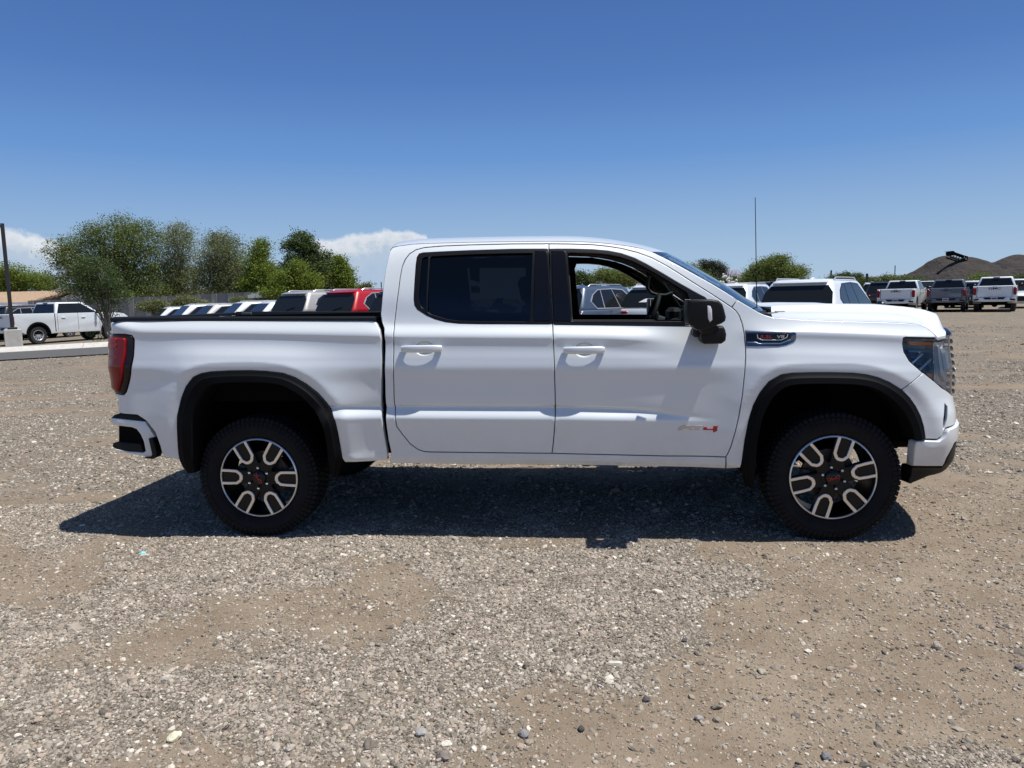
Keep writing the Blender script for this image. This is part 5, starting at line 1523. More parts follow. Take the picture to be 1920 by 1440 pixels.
def make_suv(paint_, H=1.80, L_=5.0, style='crossover', glass_sticker=None):
    t = empty('parked_suv'); P_ = M[paint_]; h = L_ / 2; W2 = .98
    xr, xf = -h + 1.02, h - .98; zb = 1.10
    poly = [(-h + .06, .55), (-h, .75), (-h + .02, .98), (-h + .09, zb - .02), (-h + .2, zb), (h - 1.55, zb), (h - 1.35, zb - .02), (h - .55, .98), (h - .16, .88), (h - .02, .70), (h, .50), (h - .10, .32), (h - .45, .30)]
    poly += arch(xf, .43, .30)[::-1] + [(0, .30)] + arch(xr, .43, .30)[::-1] + [(-h + .35, .34)]
    MB().prism(poly, -W2, W2, bevel=.085, seg=3).build('body', P_, t, 40)
    gb0, gb1, gt0, gt1, wb, wt = -h + .08, h - 1.30, -h + .56, h - 2.15, .945, .69
    g = MB(); hull(g, zb - .06, H, gb0, gb1, gt0, gt1, wb, wt, .15); g.build('cabin', P_, t, 60)
    for s in (-1, 1):
        c = [(gb0, s * wb, zb - .06), (gb1, s * wb, zb - .06), (gt1, s * wt, H), (gt0, s * wt, H)]
        if s > 0: c = [c[1], c[0], c[3], c[2]]
        fl = (lambda u: 1 - u) if s > 0 else (lambda u: u)
        sur = MB(); slab(sur, c, [(fl(u), v) for u, v in [(.13, .40), (.22, .10), (.93, .08), (.945, .14), (.84, .86), (.60, .90), (.28, .86), (.17, .66)]], .004)
        sur.build('window_trim', M['wheel_silver'] if style == 'crossover' else M['dark_trim'], t)
        for pl in ([(.145, .40), (.225, .145), (.33, .14), (.33, .84), (.28, .82), (.18, .64)], [(.345, .14), (.58, .13), (.58, .86), (.345, .84)], [(.595, .13), (.91, .12), (.815, .82), (.595, .86)]):
            mb = MB(); slab(mb, c, [(fl(u), v) for u, v in pl], .008); mb.build('side_window', M['car_glass'], t)
        for x in (-h + 1.55, .10, h - 1.62): MB().box((x, s * .978, .72), (.010, .012, .70)).build('door_seam', M['chassis_black'], t)
        for x in (-.42, .68): MB().box((x, s * .995, .93), (.20, .03, .035), bevel=.01).build('door_handle', P_, t)
        MB().box((h - 1.55, s * 1.09, 1.14), (.14, .22, .15), bevel=.05).build('door_mirror', P_ if style == 'crossover' else M['dark_trim'], t, 40)
        MB().path([(gt0 + .25, s * (wt - .03), H - .02), (gt0 + .35, s * (wt - .02), H + .035), (gt1 - .35, s * (wt - .02), H + .035), (gt1 - .2, s * (wt - .03), H - .02)], .016, 6).build('roof_rail', M['wheel_silver'], t, 40)
        MB().box((-h + .10, s * .76, .97), (.22, .42, .10), bevel=.035).build('tail_light', M['red_lens'], t, 40)
        MB().box((h - .14, s * .76, .80), (.26, .34, .12), bevel=.04).build('headlight', M['lamp_clear2'], t, 40)
    c = [(gb0, wb, zb - .06), (gb0, -wb, zb - .06), (gt0, -wt, H), (gt0, wt, H)]
    mb = MB(); slab(mb, c, [(.045, .16), (.10, .10), (.90, .10), (.955, .16), (.985, .60), (.94, .80), (.06, .80), (.015, .60)], .010); rw = mb.build('rear_window', M['car_glass'], t)
    MB().path([c_ for c_ in on_face(c, [(.50, .12), (.62, .22), (.72, .26)], .03)[0]], .012, 6).build('rear_wiper', M['dark_trim'], rw, 40)
    MB().prism([(gt0 - .14, H - .075), (gt0 - .12, H - .10), (gt0 + .22, H - .04), (gt0 + .34, H - .002), (gt0 + .08, H - .022)], -.61, .61, bevel=.012).build('rear_spoiler', P_, t, 40)
    c = [(gb1, -wb, zb - .06), (gb1, wb, zb - .06), (gt1, wt, H), (gt1, -wt, H)]
    mb = MB(); slab(mb, c, [(.05, .10), (.95, .10), (.93, .90), (.07, .90)], .008); mb.build('windshield', M['car_glass'], t)
    MB().prism([(gt0 + .75, H), (gt0 + .80, H + .05), (gt0 + .92, H + .06), (gt0 + 1.05, H)], -.03, .03, bevel=.008).build('roof_fin', P_, t, 40)
    MB().box((-h + .04, 0, .48), (.14, 1.70, .24), bevel=.04).build('bumper_cladding', M['matte_plastic'], t, 40)
    MB().box((h - .04, 0, .62), (.10, 1.2, .34), bevel=.04).build('grille', M['dark_trim'], t, 40)
    MB().box((0, 0, .38), (L_ - .7, 1.5, .14)).build('underbody', M['chassis_black'], t)
    pl = MB().box((-h - .005, 0, .80), (.02, .31, .15)).build('dealer_plate', M['plate_white'], t)
    if glass_sticker:
        c = [(gb0, wb, zb - .06), (gb0, -wb, zb - .06), (gt0, -wt, H), (gt0, wt, H)]
        mb = MB(); slab(mb, c, [(.34, .30), (.46, .44), (.80, .44), (.80, .30)], .016, .003); st_ = mb.build('window_sticker', M['sticker_white'], rw)
        cc, nn = on_face(c, [(.60, .365)], .019)
        up = (Vector(c[3]) - Vector(c[0])); up = Vector((up.x, 0, up.z)).normalized(); rt = Vector((0, -1, 0))
        mt = Matrix((( rt.x, up.x, nn.x, cc[0].x), (rt.y, up.y, nn.y, cc[0].y), (rt.z, up.z, nn.z, cc[0].z), (0, 0, 0, 1)))
        text_obj('lettering', glass_sticker, .075, mt, M['letter_black'], rw, .0008, 0, .001, 1.35)
    for x in (xr, xf):
        MB().prism(arch(x, .425, .30), -.95, .95).build('wheel_housing', M['chassis_black'], t)
        for s in (-1, 1): simple_wheel(t, x, s * .85, .37, s, 'spokes')
    return t


def kids(o): return [c for c in bpy.data.objects if c.parent == o]
def copy_tree(o, repaint=None, parent=None):
    c = o.copy(); COL.objects.link(c)
    if parent is not None: c.parent = parent
    if repaint and c.type == 'MESH' and c.data.materials and c.data.materials[0] and c.data.materials[0].name == repaint[0]:
        c.material_slots[0].link = 'OBJECT'; c.material_slots[0].material = M[repaint[1]]
    for ch_ in kids(o): copy_tree(ch_, repaint, c)
    return c
PROTO = {}
def vehicle(kind, paint_, px, d, hd, label, group, ref='rear', cat=None, scale=1.0, dz=0, **kw):
    """px/d: column and depth of the rear (or front, or centre) point; hd: heading, degrees clockwise from +Y"""
    key = (kind, tuple(sorted(kw.items())))
    if key in PROTO:
        src, sp = PROTO[key]; t = copy_tree(src, (sp, paint_) if sp != paint_ else None)
    else:
        t = (make_pickup if kind == 'pickup' else make_suv)(paint_, **kw); PROTO[key] = (t, paint_)
    p = at(px, d); h_ = RAD(hd); dr = np.array([math.sin(h_), math.cos(h_)])
    k = {'rear': 2.9 if kind == 'pickup' else 2.5, 'front': -2.9 if kind == 'pickup' else -2.5, 'mid': 0}[ref] * scale
    x, y = p[0] + dr[0] * k, p[1] + dr[1] * k
    t.location = (x, y, float(ground_z(x, y)) + dz); t.rotation_euler = (0, 0, math.pi / 2 - h_); t.scale = (scale,) * 3
    tag(t, label, cat or ('pickup truck' if kind == 'pickup' else 'suv'), group)
    return t

GR = 'pickups parked tail out on the right of the lot'
vehicle('pickup', 'white_paint', 1679, 43.5, 32, 'white pickup seen from behind, right side showing, leftmost of the three tail out pickups', GR)
vehicle('pickup', 'grey_paint', 1773, 43.5, 29, 'blue grey pickup seen from behind between two white pickups', GR)
vehicle('pickup', 'white_paint', 1864, 42.0, 30.0, 'white pickup seen from behind, tallest and rightmost of the three tail out pickups', GR, scale=1.045)
GF = 'vehicles in the far row behind the tail out pickups'
vehicle('pickup', 'white_paint', 1731, 55, 206, 'white pickup facing forward in the gap between the white and the blue grey pickups', GF, ref='front')
vehicle('suv', 'white_paint', 1828, 60, 205, 'white suv in the gap left of the tallest tail out pickup', GF, ref='front', H=1.9)
vehicle('suv', 'dark_paint', 1815, 50, 25, 'black suv between the blue grey and the tallest white pickup', GF, H=1.9, dz=-.15)
vehicle('suv', 'white_paint', 1917, 47, 212, 'white suv facing forward, cut by the right edge of the photo', GF, ref='front', H=1.9)
vehicle('suv', 'white_paint', 1634, 62, 30, 'white suv roof showing just right of the big white suv', GF, H=1.9)
vehicle('suv', 'dark_paint', 1650, 50, 27, 'dark grey suv half hidden behind the leftmost tail out pickup', GF, H=1.9)
vehicle('suv', 'white_paint', 1486, 16.7, 34, 'large white suv with wide dark rear window, behind the hood of the near pickup', 'suvs parked behind the near pickup', H=1.80, style='black')
vehicle('suv', 'white_paint', 1207, 22.0, 31, 'white suv with white sticker reading SPECIAL, seen through open cab window', 'suvs parked behind the near pickup', glass_sticker='SPECIAL', H=1.80)
vehicle('suv', 'blue_grey_paint', 1038, 21.5, 36, 'blue grey suv with chrome window trim, seen through open cab window', 'suvs parked behind the near pickup', H=1.80)
vehicle('pickup', 'cream_white_paint', 1384, 34, 200, 'cream white pickup seen beyond the windshield of the near pickup', GF, ref='front')
vehicle('pickup', 'grey_paint', 1420, 31, 32, 'grey pickup tail just left of the big white suv', GF)
vehicle('suv', 'white_paint', 1352, 26, 33, 'white suv roof just above the windshield edge of the near pickup', GF, H=1.80)
GL = 'suvs parked behind the cargo bed'
vehicle('suv', 'silver_paint', 530, 25.5, 28, 'silver suv with a wide dark rear window behind the cargo bed', GL, H=1.80, dz=.06)
vehicle('suv', 'red_paint', 617, 23.5, 28, 'bright red suv behind the cargo bed, next to the cab', GL, H=1.80, dz=.06)
vehicle('suv', 'dark_paint', 722, 21.5, 28, 'dark suv mostly hidden by the cab, right of the red suv', GL, H=1.80, dz=.03)
GW = 'white vehicles parked nose out along the block wall'
lab = ['nearest of its row', 'second in row from the silver one', 'third in row from the silver one', 'fourth in row from the silver one', 'fifth in row from the silver one', 'farthest left of its row']
for i, (px, d, k_, c_) in enumerate([(462, 29, 'suv', 'cream_white_paint'), (412, 31.5, 'suv', 'white_paint'), (364, 34, 'suv', 'white_paint'), (317, 36.5, 'suv', 'cream_white_paint'), (274, 39, 'suv', 'white_paint'), (240, 42, 'suv', 'white_paint')]):
    vehicle(k_, c_, px, d, 222 + 2 * (i % 3), ('cream white' if 'cream' in c_ else 'white') + ' suv nose out by the block wall, ' + lab[i], GW, ref='front', H=1.80, scale=(.96, .93, .97, .94, .97, .92)[i], dz=-.10)
vehicle('pickup', 'white_paint', 112, 38.0, 21, 'white crew cab pickup with black wheel arch trim beside the lamp post', 'pickups behind the curb at left', ref='mid', wheels='holes', arch_black=True, scale=1.05)
vehicle('pickup', 'silver_paint', -70, 43.0, 21, 'silver pickup tail with red tail light, cut by the left photo edge', 'pickups behind the curb at left', ref='mid', wheels='holes', arch_black=True)
vehicle('suv', 'dark_paint', 60, 44, 21, 'black suv roof and windows behind the white crew cab pickup at left', 'pickups behind the curb at left', ref='mid', H=2.0)
vehicle('suv', 'dark_paint', 150, 48, 21, 'second black suv behind the white crew cab pickup at left, partly behind the young tree', 'pickups behind the curb at left', ref='mid', H=1.9)

# ================================================================== ROAD, KERB, WALLS, BUILDINGS
mat('asphalt', (.085, .083, .08), .9, vary=(6, .18), bump=(120, .3, .004))
mat('concrete', (.50, .48, .44), .85, vary=(5, .12), bump=(60, .2, .003))
mat('block_wall_grey', (.27, .26, .25), .9, vary=(2, .15))
mat('roof_tan', (.36, .25, .16), .9, vary=(4, .2))
mat('siding_brown', (.10, .09, .085), .9)
mat('shingle_grey', (.11, .11, .12), .9)
mat('white_metal', (.72, .72, .74), .4)
mat('stucco_pink', (.40, .30, .25), .9)
mat('pole_bronze', (.022, .022, .026), .5)
def gz1(x, y): return float(ground_z(x, y))
def onG(u, v):
    p = onZ(u, v, 0)
    for _ in range(8): p = onZ(u, v, gz1(p[0], p[1]))
    return p
k0, k1 = onG(0, 661), onG(200, 650)
kd = (k1 - k0)[:2]; kd /= np.linalg.norm(kd); kn = np.array([kd[1], -kd[0]])
if kn @ (CAM[:2] - k0[:2]) < 0: kn = -kn
r0 = onG(0, 677); wroad = abs((r0[:2] - k0[:2]) @ kn) - .5
def strip(name, s0, s1, w0, w1, h0, mat_, kind, n=40, solid=None):
    mb = MB(); rows = []
    for t in np.linspace(s0, s1, n):
        q = []
        for w_ in (w0, w1):
            x, y = k0[:2] + kd * t + kn * w_; q.append((x, y, gz1(x, y) + h0))
        rows.append(q)
    for i in range(n - 1):
        a, c, d_, e_ = rows[i][0], rows[i][1], rows[i + 1][1], rows[i + 1][0]
        mb.bm.faces.new([mb.bm.verts.new(p) for p in (a, c, d_, e_)])
        if solid:
            for p, q in ((a, e_), (c, d_)):
                mb.bm.faces.new([mb.bm.verts.new(v) for v in (p, q, (q[0], q[1], q[2] - solid), (p[0], p[1], p[2] - solid))])
    bmesh.ops.remove_doubles(mb.bm, verts=mb.bm.verts[:], dist=1e-4)
    o = mb.build(name, M[mat_], None); return tag(o, kind=kind)
strip('road', -30, 13, 1.16, wroad + .5, .035, 'asphalt', 'structure')
kerb = empty('kerb', (0, 0, 0)); kerb['kind'] = 'structure'
KP = [(-.10, -.02), (-.10, .20), (.12, .205), (.20, .19), (.34, .10), (.40, .055), (1.15, .05), (1.15, -.05)]
L0 = -24
while L0 < 12:
    mb = MB(); rows = []
    for t in (L0 + .01, L0 + 2.99):
        rows.append([mb.bm.verts.new((*(k0[:2] + kd * t + kn * w_), gz1(*(k0[:2] + kd * t + kn * w_)) + h_)) for w_, h_ in KP])
    for j in range(len(KP) - 1): mb.bm.faces.new((rows[0][j], rows[0][j + 1], rows[1][j + 1], rows[1][j]))
    mb.bm.faces.new(rows[0]); mb.bm.faces.new(rows[1][::-1])
    mb.build('kerb_stone', M['concrete'], kerb); L0 += 3.0
# lamp post on its concrete block
pl_ = onG(27, 651.5)
lp = empty('lamp_post', (pl_[0], pl_[1], gz1(pl_[0], pl_[1])), RAD(31 - 90) * 0 + RAD(36), 'dark bronze square lamp post on a grey concrete block by the curb at left', 'lamp post')
mb = MB().box((0, 0, .40), (.66, .66, .84), bevel=.02); mb.build('concrete_base', M['concrete'], lp)
MB().box((0, 0, .87), (.36, .36, .10), bevel=.01).build('base_cover', M['pole_bronze'], lp)
MB().box((0, 0, 3.2), (.15, .15, 4.7), bevel=.01).build('pole', M['pole_bronze'], lp)
MB().box((-.5, 0, 5.42), (1.1, .07, .07)).box((-1.2, 0, 5.42), (.6, .32, .10), bevel=.02).build('lamp_head', M['pole_bronze'], lp)

def wall_box(name, u0, u1, d0, d1, z0, z1, th, mat_, label, cat):
    a, c = at(u0, d0), at(u1, d1); m_ = (a + c) / 2; v_ = c - a
    e = MB().box((0, 0, (z0 + z1) / 2), (math.hypot(v_[0], v_[1]), th, z1 - z0)).build(name, M[mat_], None)
    e.location = (m_[0], m_[1], gz1(m_[0], m_[1])); e.rotation_euler = (0, 0, math.atan2(v_[1], v_[0])); return tag(e, label, cat)
wl = empty('block_wall', (0, 0, 0), 0, 'long grey block wall behind the row of white suvs', 'wall')
n_p = 16; us = np.linspace(60, 560, n_p + 1)
for i in range(n_p):
    a = at(us[i], 60 - i * .45); c = at(us[i + 1], 60 - (i + 1) * .45); v_ = c - a; m_ = (a + c) / 2
    ln = math.hypot(v_[0], v_[1])
    o = MB().box((0, 0, 1.1), (ln - .03, .2, 2.62)).build('wall_panel', M['block_wall_grey'], wl)
    o.location = (m_[0], m_[1], gz1(m_[0], m_[1]) + .05); o.rotation_euler = (0, 0, math.atan2(v_[1], v_[0]))
    MB().box((a[0], a[1], gz1(a[0], a[1]) + 1.17), (.42, .42, 2.56)).build('wall_pier', M['block_wall_grey'], wl)

def house(name, u0, u1, d, wz, rz_, depth_, wmat, rmat, label, cat='house', ridge_in=.0, windows=0, over=.3, v_off=None):
    a, c = at(u0, d), at(u1, d); v_ = c - a; w_ = math.hypot(v_[0], v_[1]); m_ = (a + c) / 2
    e = empty(name, (m_[0], m_[1], gz1(m_[0], m_[1]) - .2), math.atan2(v_[1], v_[0]), label, cat)
    MB().box((0, depth_ / 2, wz / 2), (w_, depth_, wz)).build('wall', M[wmat], e)
    hw_ = w_ / 2 + over; mb = MB()
    A_ = [(-hw_, -over, wz), (hw_, -over, wz), (hw_ * (1 - ridge_in), depth_ / 2, rz_), (-hw_ * (1 - ridge_in), depth_ / 2, rz_), (hw_, depth_ + over, wz), (-hw_, depth_ + over, wz)]
    lo_ = [(x, y, z - .18) for x, y, z in A_]
    v1 = [mb.bm.verts.new(p) for p in A_]; v2 = [mb.bm.verts.new(p) for p in lo_]
    for q in ((0, 1, 2, 3), (3, 2, 4, 5)): mb.bm.faces.new([v1[i] for i in q]); mb.bm.faces.new([v2[i] for i in q[::-1]])
    for i, j in ((0, 1), (1, 2), (2, 4), (4, 5), (5, 3), (3, 0)): mb.bm.faces.new((v1[i], v2[i], v2[j], v1[j]))
    mb.build('roof', M[rmat], e)
    mb = MB(); mb.prism([(0, wz - .02), (depth_, wz - .02), (depth_ / 2, rz_ - .2)], -w_ / 2 * (1 - ridge_in) + .05, w_ / 2 * (1 - ridge_in) - .05, axis='X'); mb.build('gable', M[wmat], e)
    MB().box((0, -over - .02, wz - .09), (2 * hw_, .03, .2)).build('eave_board', M['white_metal'], e)
    for i in range(windows):
        x = (i + .5) / windows * w_ - w_ / 2
        f = MB().box((x, -.02, wz * .6), (1.3, .06, 1.1)).build('window', M['white_metal'], e); MB().box((x, -.06, wz * .6), (1.1, .03, .9)).build('pane', M['car_glass'], f)
    return e
house('house', -60, 62, 62, 2.55, 3.55, 9, 'stucco_pink', 'roof_tan', 'low house with a tan shingle roof at the left edge behind the parked vehicles', windows=2, over=.3)
house('shed', 62, 150, 66, 2.9, 3.9, 8, 'siding_brown', 'shingle_grey', 'dark grey barn shaped shed between the tan roofed house and the large trees', 'shed', ridge_in=.18)
house('metal_roofed_building', 278, 384, 70, 2.50, 2.85, 10, 'siding_brown', 'white_metal', 'low building with a white metal roof showing above the block wall', 'building', windows=0, over=.5)
house('dark_canopy', 476, 548, 52, 2.35, 3.0, 10, 'siding_brown', 'shingle_grey', 'dark gabled roof just left of the silver suv', 'building', ridge_in=.0)
house('pink_house', 395, 455, 85, 2.6, 3.4, 8, 'stucco_pink', 'stucco_pink', 'pinkish house wall glimpsed under the trees above the block wall', 'house')

# small poles far off
def far_pole(u, d, v_top, label, arm=0, th=.12):
    p = at(u, d); g = gz1(p[0], p[1]); zt_ = CAM[2] + 0
    # height from the row it reaches in the photograph
    r = ray(u, v_top); top_z = CAM[2] + r[2] * d / 1.0
    e = empty('far_pole', (p[0], p[1], g), 0, label, 'pole')
    MB().box((0, 0, (top_z - g) / 2), (th, th, top_z - g)).build('pole', M['pole_bronze'], e)
    if arm: MB().box((arm / 2, 0, top_z - g - .06), (abs(arm), .1, .1)).box((arm, 0, top_z - g - .08), (.7, .3, .12)).build('lamp_head', M['pole_bronze'], e)
    return e
far_pole(1344, 75, 507, 'thin lamp post in front of the dark round pine', -1.0, .14)
far_pole(1624, 90, 513, 'short dark utility pole above the white suv roof on the right', 0, .22)
far_pole(1676, 200, 498, 'thin distant mast left of the dark mounds', 0, .18)
far_pole(1557, 110, 507, 'thin dark pole above the roof of the big white suv', 0, .2)
far_pole(697, 120, 536, 'distant street lamp above the red suv roof', -.8, .14)
far_pole(716, 90, 529, 'thin pole right beside the cab at the left of the cab', 0, .1)

# ================================================================== TREES
def leaf_mat(name, cols, trans=.35):
    m = bpy.data.materials.new(name); m.use_nodes = True; t = m.node_tree; t.nodes.clear(); B = NB(t)
    g = B.n('ShaderNodeNewGeometry'); rp = g.outputs['Random Per Island']
    n = B.noise(g.outputs['Position'], .55, 3, .6)
    f = B.m('ADD', B.m('MULTIPLY', rp, .55), B.m('MULTIPLY', n, .5))
    c = B.ramp(f, [(.15, cols[0]), (.5, cols[1]), (.85, cols[2])])
    d = B.n('ShaderNodeBsdfPrincipled'); d.inputs['Roughness'].default_value = .55; d.inputs['Specular IOR Level'].default_value = .35; B.l(c, d.inputs['Base Color'])
    tr = B.n('ShaderNodeBsdfTranslucent'); hs_ = B.mix(.5, c, (.14, .20, .02)); B.l(hs_, tr.inputs[0])
    mx_ = B.n('ShaderNodeMixShader'); mx_.inputs[0].default_value = trans; B.l(d.outputs[0], mx_.inputs[1]); B.l(tr.outputs[0], mx_.inputs[2])
    o = B.n('ShaderNodeOutputMaterial'); B.l(mx_.outputs[0], o.inputs[0]); M[name] = m; return m
leaf_mat('leaf_olive', [(0.062, 0.085, 0.020), (0.131, 0.168, 0.042), (0.213, 0.244, 0.077)])
leaf_mat('leaf_greygreen', [(0.094, 0.110, 0.044), (0.169, 0.185, 0.079), (0.244, 0.256, 0.127)], .3)
leaf_mat('leaf_yellowgreen', [(0.088, 0.128, 0.015), (0.175, 0.232, 0.033), (0.275, 0.329, 0.055)], .45)
leaf_mat('leaf_dark', [(0.030, 0.049, 0.015), (0.065, 0.100, 0.031), (0.112, 0.152, 0.050)], .3)
leaf_mat('leaf_mesquite', [(0.081, 0.116, 0.026), (0.156, 0.195, 0.051), (0.237, 0.275, 0.088)], .4)
leaf_mat('leaf_pine', [(0.015, 0.021, 0.012), (0.033, 0.041, 0.022), (0.056, 0.067, 0.035)], .1)
leaf_mat('leaf_hedge', [(0.075, 0.091, 0.033), (0.138, 0.152, 0.055), (0.200, 0.207, 0.088)], .3)
mat('bark_brown', (.11, .085, .065), .95, vary=(6, .3), bump=(20, .6, .02))
mat('bark_pale', (.24, .21, .17), .95, vary=(6, .3), bump=(20, .6, .02))
mat('blossom', (.75, .72, .68), .8)

def tree(name, blobs, d, leaf, label, cat, base_uv, n_leaf=9000, size=.16, bark='bark_brown', tr=.16, clump=.55, grp=None, limbs=7, seed=0, dens=1.0, droop=0, wisps=.12):
    """blobs: crown lobes (u, v, ru, rv) measured in the photograph; d: depth"""
    R = np.random.default_rng(seed + 100); s = FPX / d
    cs = []; rad = []
    base_p = at(base_uv[0], d); g = gz1(base_p[0], base_p[1]); ox, oy = base_p[0], base_p[1]
    rt = np.array([math.cos(YAW), -math.sin(YAW), 0]); fw = np.array([math.sin(YAW), math.cos(YAW), 0])
    for u, v, ru, rv in blobs:
        rr = ray(u, v); p = CAM + rr * d; a_ = ru / s / 1.08; c_ = rv / s
        off = R.uniform(-.25, .25) * a_
        cs.append(p + fw * off); rad.append((a_, min(a_, max(c_, a_ * .8)), c_))
    vol = np.array([a * b_ * c for a, b_, c in rad])**.8; pr = vol / vol.sum()
    n_leaf = int(n_leaf * 2.6); size = size * .66; clump = clump * .72
    ncl = max(30, int(n_leaf / 40)); P_ = []; Nn = []
    which = R.choice(len(blobs), ncl, p=pr)
    cl = []
    for k in which:
        v = R.normal(size=3); v /= np.linalg.norm(v); rr = .92 * R.random()**.36 * (1 + (R.random() < wisps * 1.9) * R.uniform(0, .34))
        q = v * np.array(rad[k]) * rr
        cl.append(cs[k] + rt * q[0] + fw * q[1] + np.array([0, 0, q[2]]))
    cl = np.array(cl)
    # leaves in tufts
    m_ = n_leaf // ncl + 1
    sg = clump * R.uniform(.5, 1.4, (ncl, 1, 1))
    pts = cl[:, None, :] + np.clip(R.normal(size=(ncl, m_, 3)), -1.7, 1.7) * np.array([1, 1, .62]) * sg
    pts[:, :, 2] -= droop * np.abs(R.normal(size=(ncl, m_))) * sg[:, :, 0]
    pts = pts.reshape(-1, 3); n = len(pts)
    a = R.normal(size=(n, 3)); a /= np.linalg.norm(a, axis=1, keepdims=True); a[:, 2] *= .6
    c = np.cross(a, R.normal(size=(n, 3))); c /= np.linalg.norm(c, axis=1, keepdims=True); a /= np.linalg.norm(a, axis=1, keepdims=True)
    sz_ = size * R.uniform(.55, 1.35, (n, 1)); L1 = a * sz_ * .5; L2 = c * sz_ * .30
    V = np.stack([pts - L1, pts - L2 * .9 + L1 * .1, pts + L1, pts + L2 * .9 + L1 * .1], 1).reshape(-1, 3)
    V -= np.array([ox, oy, g])
    e = empty(name, (ox, oy, g), 0, label, cat, grp)
    quads_np('crown', V, n, e, M[leaf])
    # trunk and limbs
    cen = np.average(np.array(cs), axis=0, weights=pr) - np.array([ox, oy, g])
    mb = MB(); fork = np.array([cen[0] * .35, cen[1] * .35, max(.5, min(c_[2] - r_[2] for c_, r_ in zip(cs, rad)) - g + .3)])
    fork[2] = min(fork[2], cen[2] * .7)
    mb.path([(0, 0, -.1), tuple(fork * .5 + R.normal(size=3) * .06), tuple(fork)], [tr * 1.25, tr, tr * .8], 9)
    tg_ = cl - np.array([ox, oy, g]); pick = R.choice(len(tg_), min(len(tg_), limbs * 5), replace=False)
    for i, k in enumerate(pick):
        q = tg_[k]; r_ = tr * (.62 if i < limbs else .30); mid = fork * .45 + q * .55 + np.array([0, 0, .12 * np.linalg.norm(q - fork)]) + R.normal(size=3) * .12
        mb.path([tuple(fork - np.array([0, 0, .1])), tuple(fork * .75 + mid * .25 + R.normal(size=3) * .05), tuple(mid), tuple(q)], [r_, r_ * .85, r_ * .55, r_ * .18], 6)
    mb.build('trunk', M[bark], e, 60)
    return e

GT = 'trees beyond the block wall'
tree('tree', [(150, 485, 62, 48), (118, 478, 34, 34), (215, 452, 62, 46), (262, 470, 58, 60), (130, 528, 44, 36), (205, 520, 80, 50), (275, 535, 60, 30), (260, 552, 70, 12), (228, 418, 28, 18), (180, 440, 34, 24)], 62, 'leaf_olive', 'largest dark olive tree at left, crown rising above the white crew cab pickup', 'tree', (222, 590), 26000, .20, tr=.28, grp=GT, seed=1, limbs=12)
tree('tree', [(338, 470, 40, 46), (335, 438, 26, 24), (310, 515, 45, 42), (350, 525, 42, 32), (335, 550, 60, 13)], 64, 'leaf_greygreen', 'grey green tree with thin pale branches, second from the left, behind the block wall', 'tree', (333, 590), 14000, .18, 'bark_pale', tr=.18, grp=GT, seed=2)
tree('tree', [(420, 480, 46, 44), (395, 515, 40, 38), (440, 520, 46, 34), (462, 540, 30, 20), (412, 450, 30, 18), (425, 550, 55, 11)], 60, 'leaf_greygreen', 'wide grey olive tree with pale leaning trunks left of the yellow green trees', 'tree', (400, 590), 17000, .18, 'bark_pale', tr=.18, grp=GT, seed=3)
tree('tree', [(487, 468, 17, 26), (482, 500, 22, 30), (503, 520, 32, 28), (478, 535, 30, 20)], 58, 'leaf_yellowgreen', 'narrow pointed yellow green tree rising right of the grey olive trees', 'tree', (490, 590), 9000, .22, grp=GT, seed=4, clump=.45)
tree('tree', [(566, 458, 26, 22), (578, 480, 24, 26), (555, 505, 30, 30), (580, 520, 34, 32), (543, 462, 12, 12)], 56, 'leaf_dark', 'dark green broadleaf tree with an open top above the silver suv', 'tree', (565, 590), 10000, .24, grp=GT, seed=5, clump=.42)
tree('tree', [(610, 490, 14, 22), (604, 515, 22, 28), (590, 540, 40, 20)], 57, 'leaf_dark', 'small dark tree with bare top twigs between the broadleaf tree and the light green one', 'tree', (603, 590), 6000, .22, grp=GT, seed=6, clump=.4)
tree('tree', [(637, 500, 12, 22), (640, 522, 20, 22), (655, 508, 8, 8), (648, 535, 18, 14)], 55, 'leaf_yellowgreen', 'light green tree standing rightmost of the left group, against the cloud', 'tree', (642, 590), 5500, .22, grp=GT, seed=7, clump=.36)
tree('tree', [(575, 530, 28, 20), (535, 528, 26, 22), (525, 548, 34, 14), (560, 505, 14, 14)], 52, 'leaf_yellowgreen', 'low yellow green shrubby tree in front of the dark broadleaf tree', 'tree', (560, 590), 8000, .2, grp=GT, seed=8, clump=.4)
tree('tree', [(20, 515, 34, 22), (60, 528, 38, 22), (8, 535, 40, 22), (95, 535, 22, 16), (-30, 520, 40, 30)], 75, 'leaf_yellowgreen', 'bright yellow green trees behind the lamp post at the left edge', 'tree', (30, 580), 11000, .25, grp=GT, seed=9)
tree('tree', [(675, 541, 16, 7), (690, 538, 10, 8), (662, 544, 14, 6)], 120, 'leaf_hedge', 'tiny distant tree above the roof of the red suv', 'tree', (680, 555), 1800, .35, grp=GT, seed=10)
tree('young_tree', [(190, 520, 46, 34), (165, 500, 34, 26), (150, 540, 26, 22), (215, 545, 30, 24), (205, 572, 24, 14), (180, 556, 34, 12), (235, 556, 15, 10), (172, 629, 20, 3)], 33.5, 'leaf_dark', 'young mesquite tree planted behind the curb in front of the white crew cab pickup', 'tree', (206, 645), 5600, .11, 'bark_pale', tr=.05, clump=.22, seed=11, limbs=10, droop=.3)
GB = 'shrubs in front of the block wall'
tree('shrub', [(283, 574, 24, 10), (300, 570, 14, 8)], 52, 'leaf_greygreen', 'leftmost low shrub in front of the block wall', 'shrub', (285, 590), 2600, .14, tr=.05, grp=GB, seed=12, clump=.25)
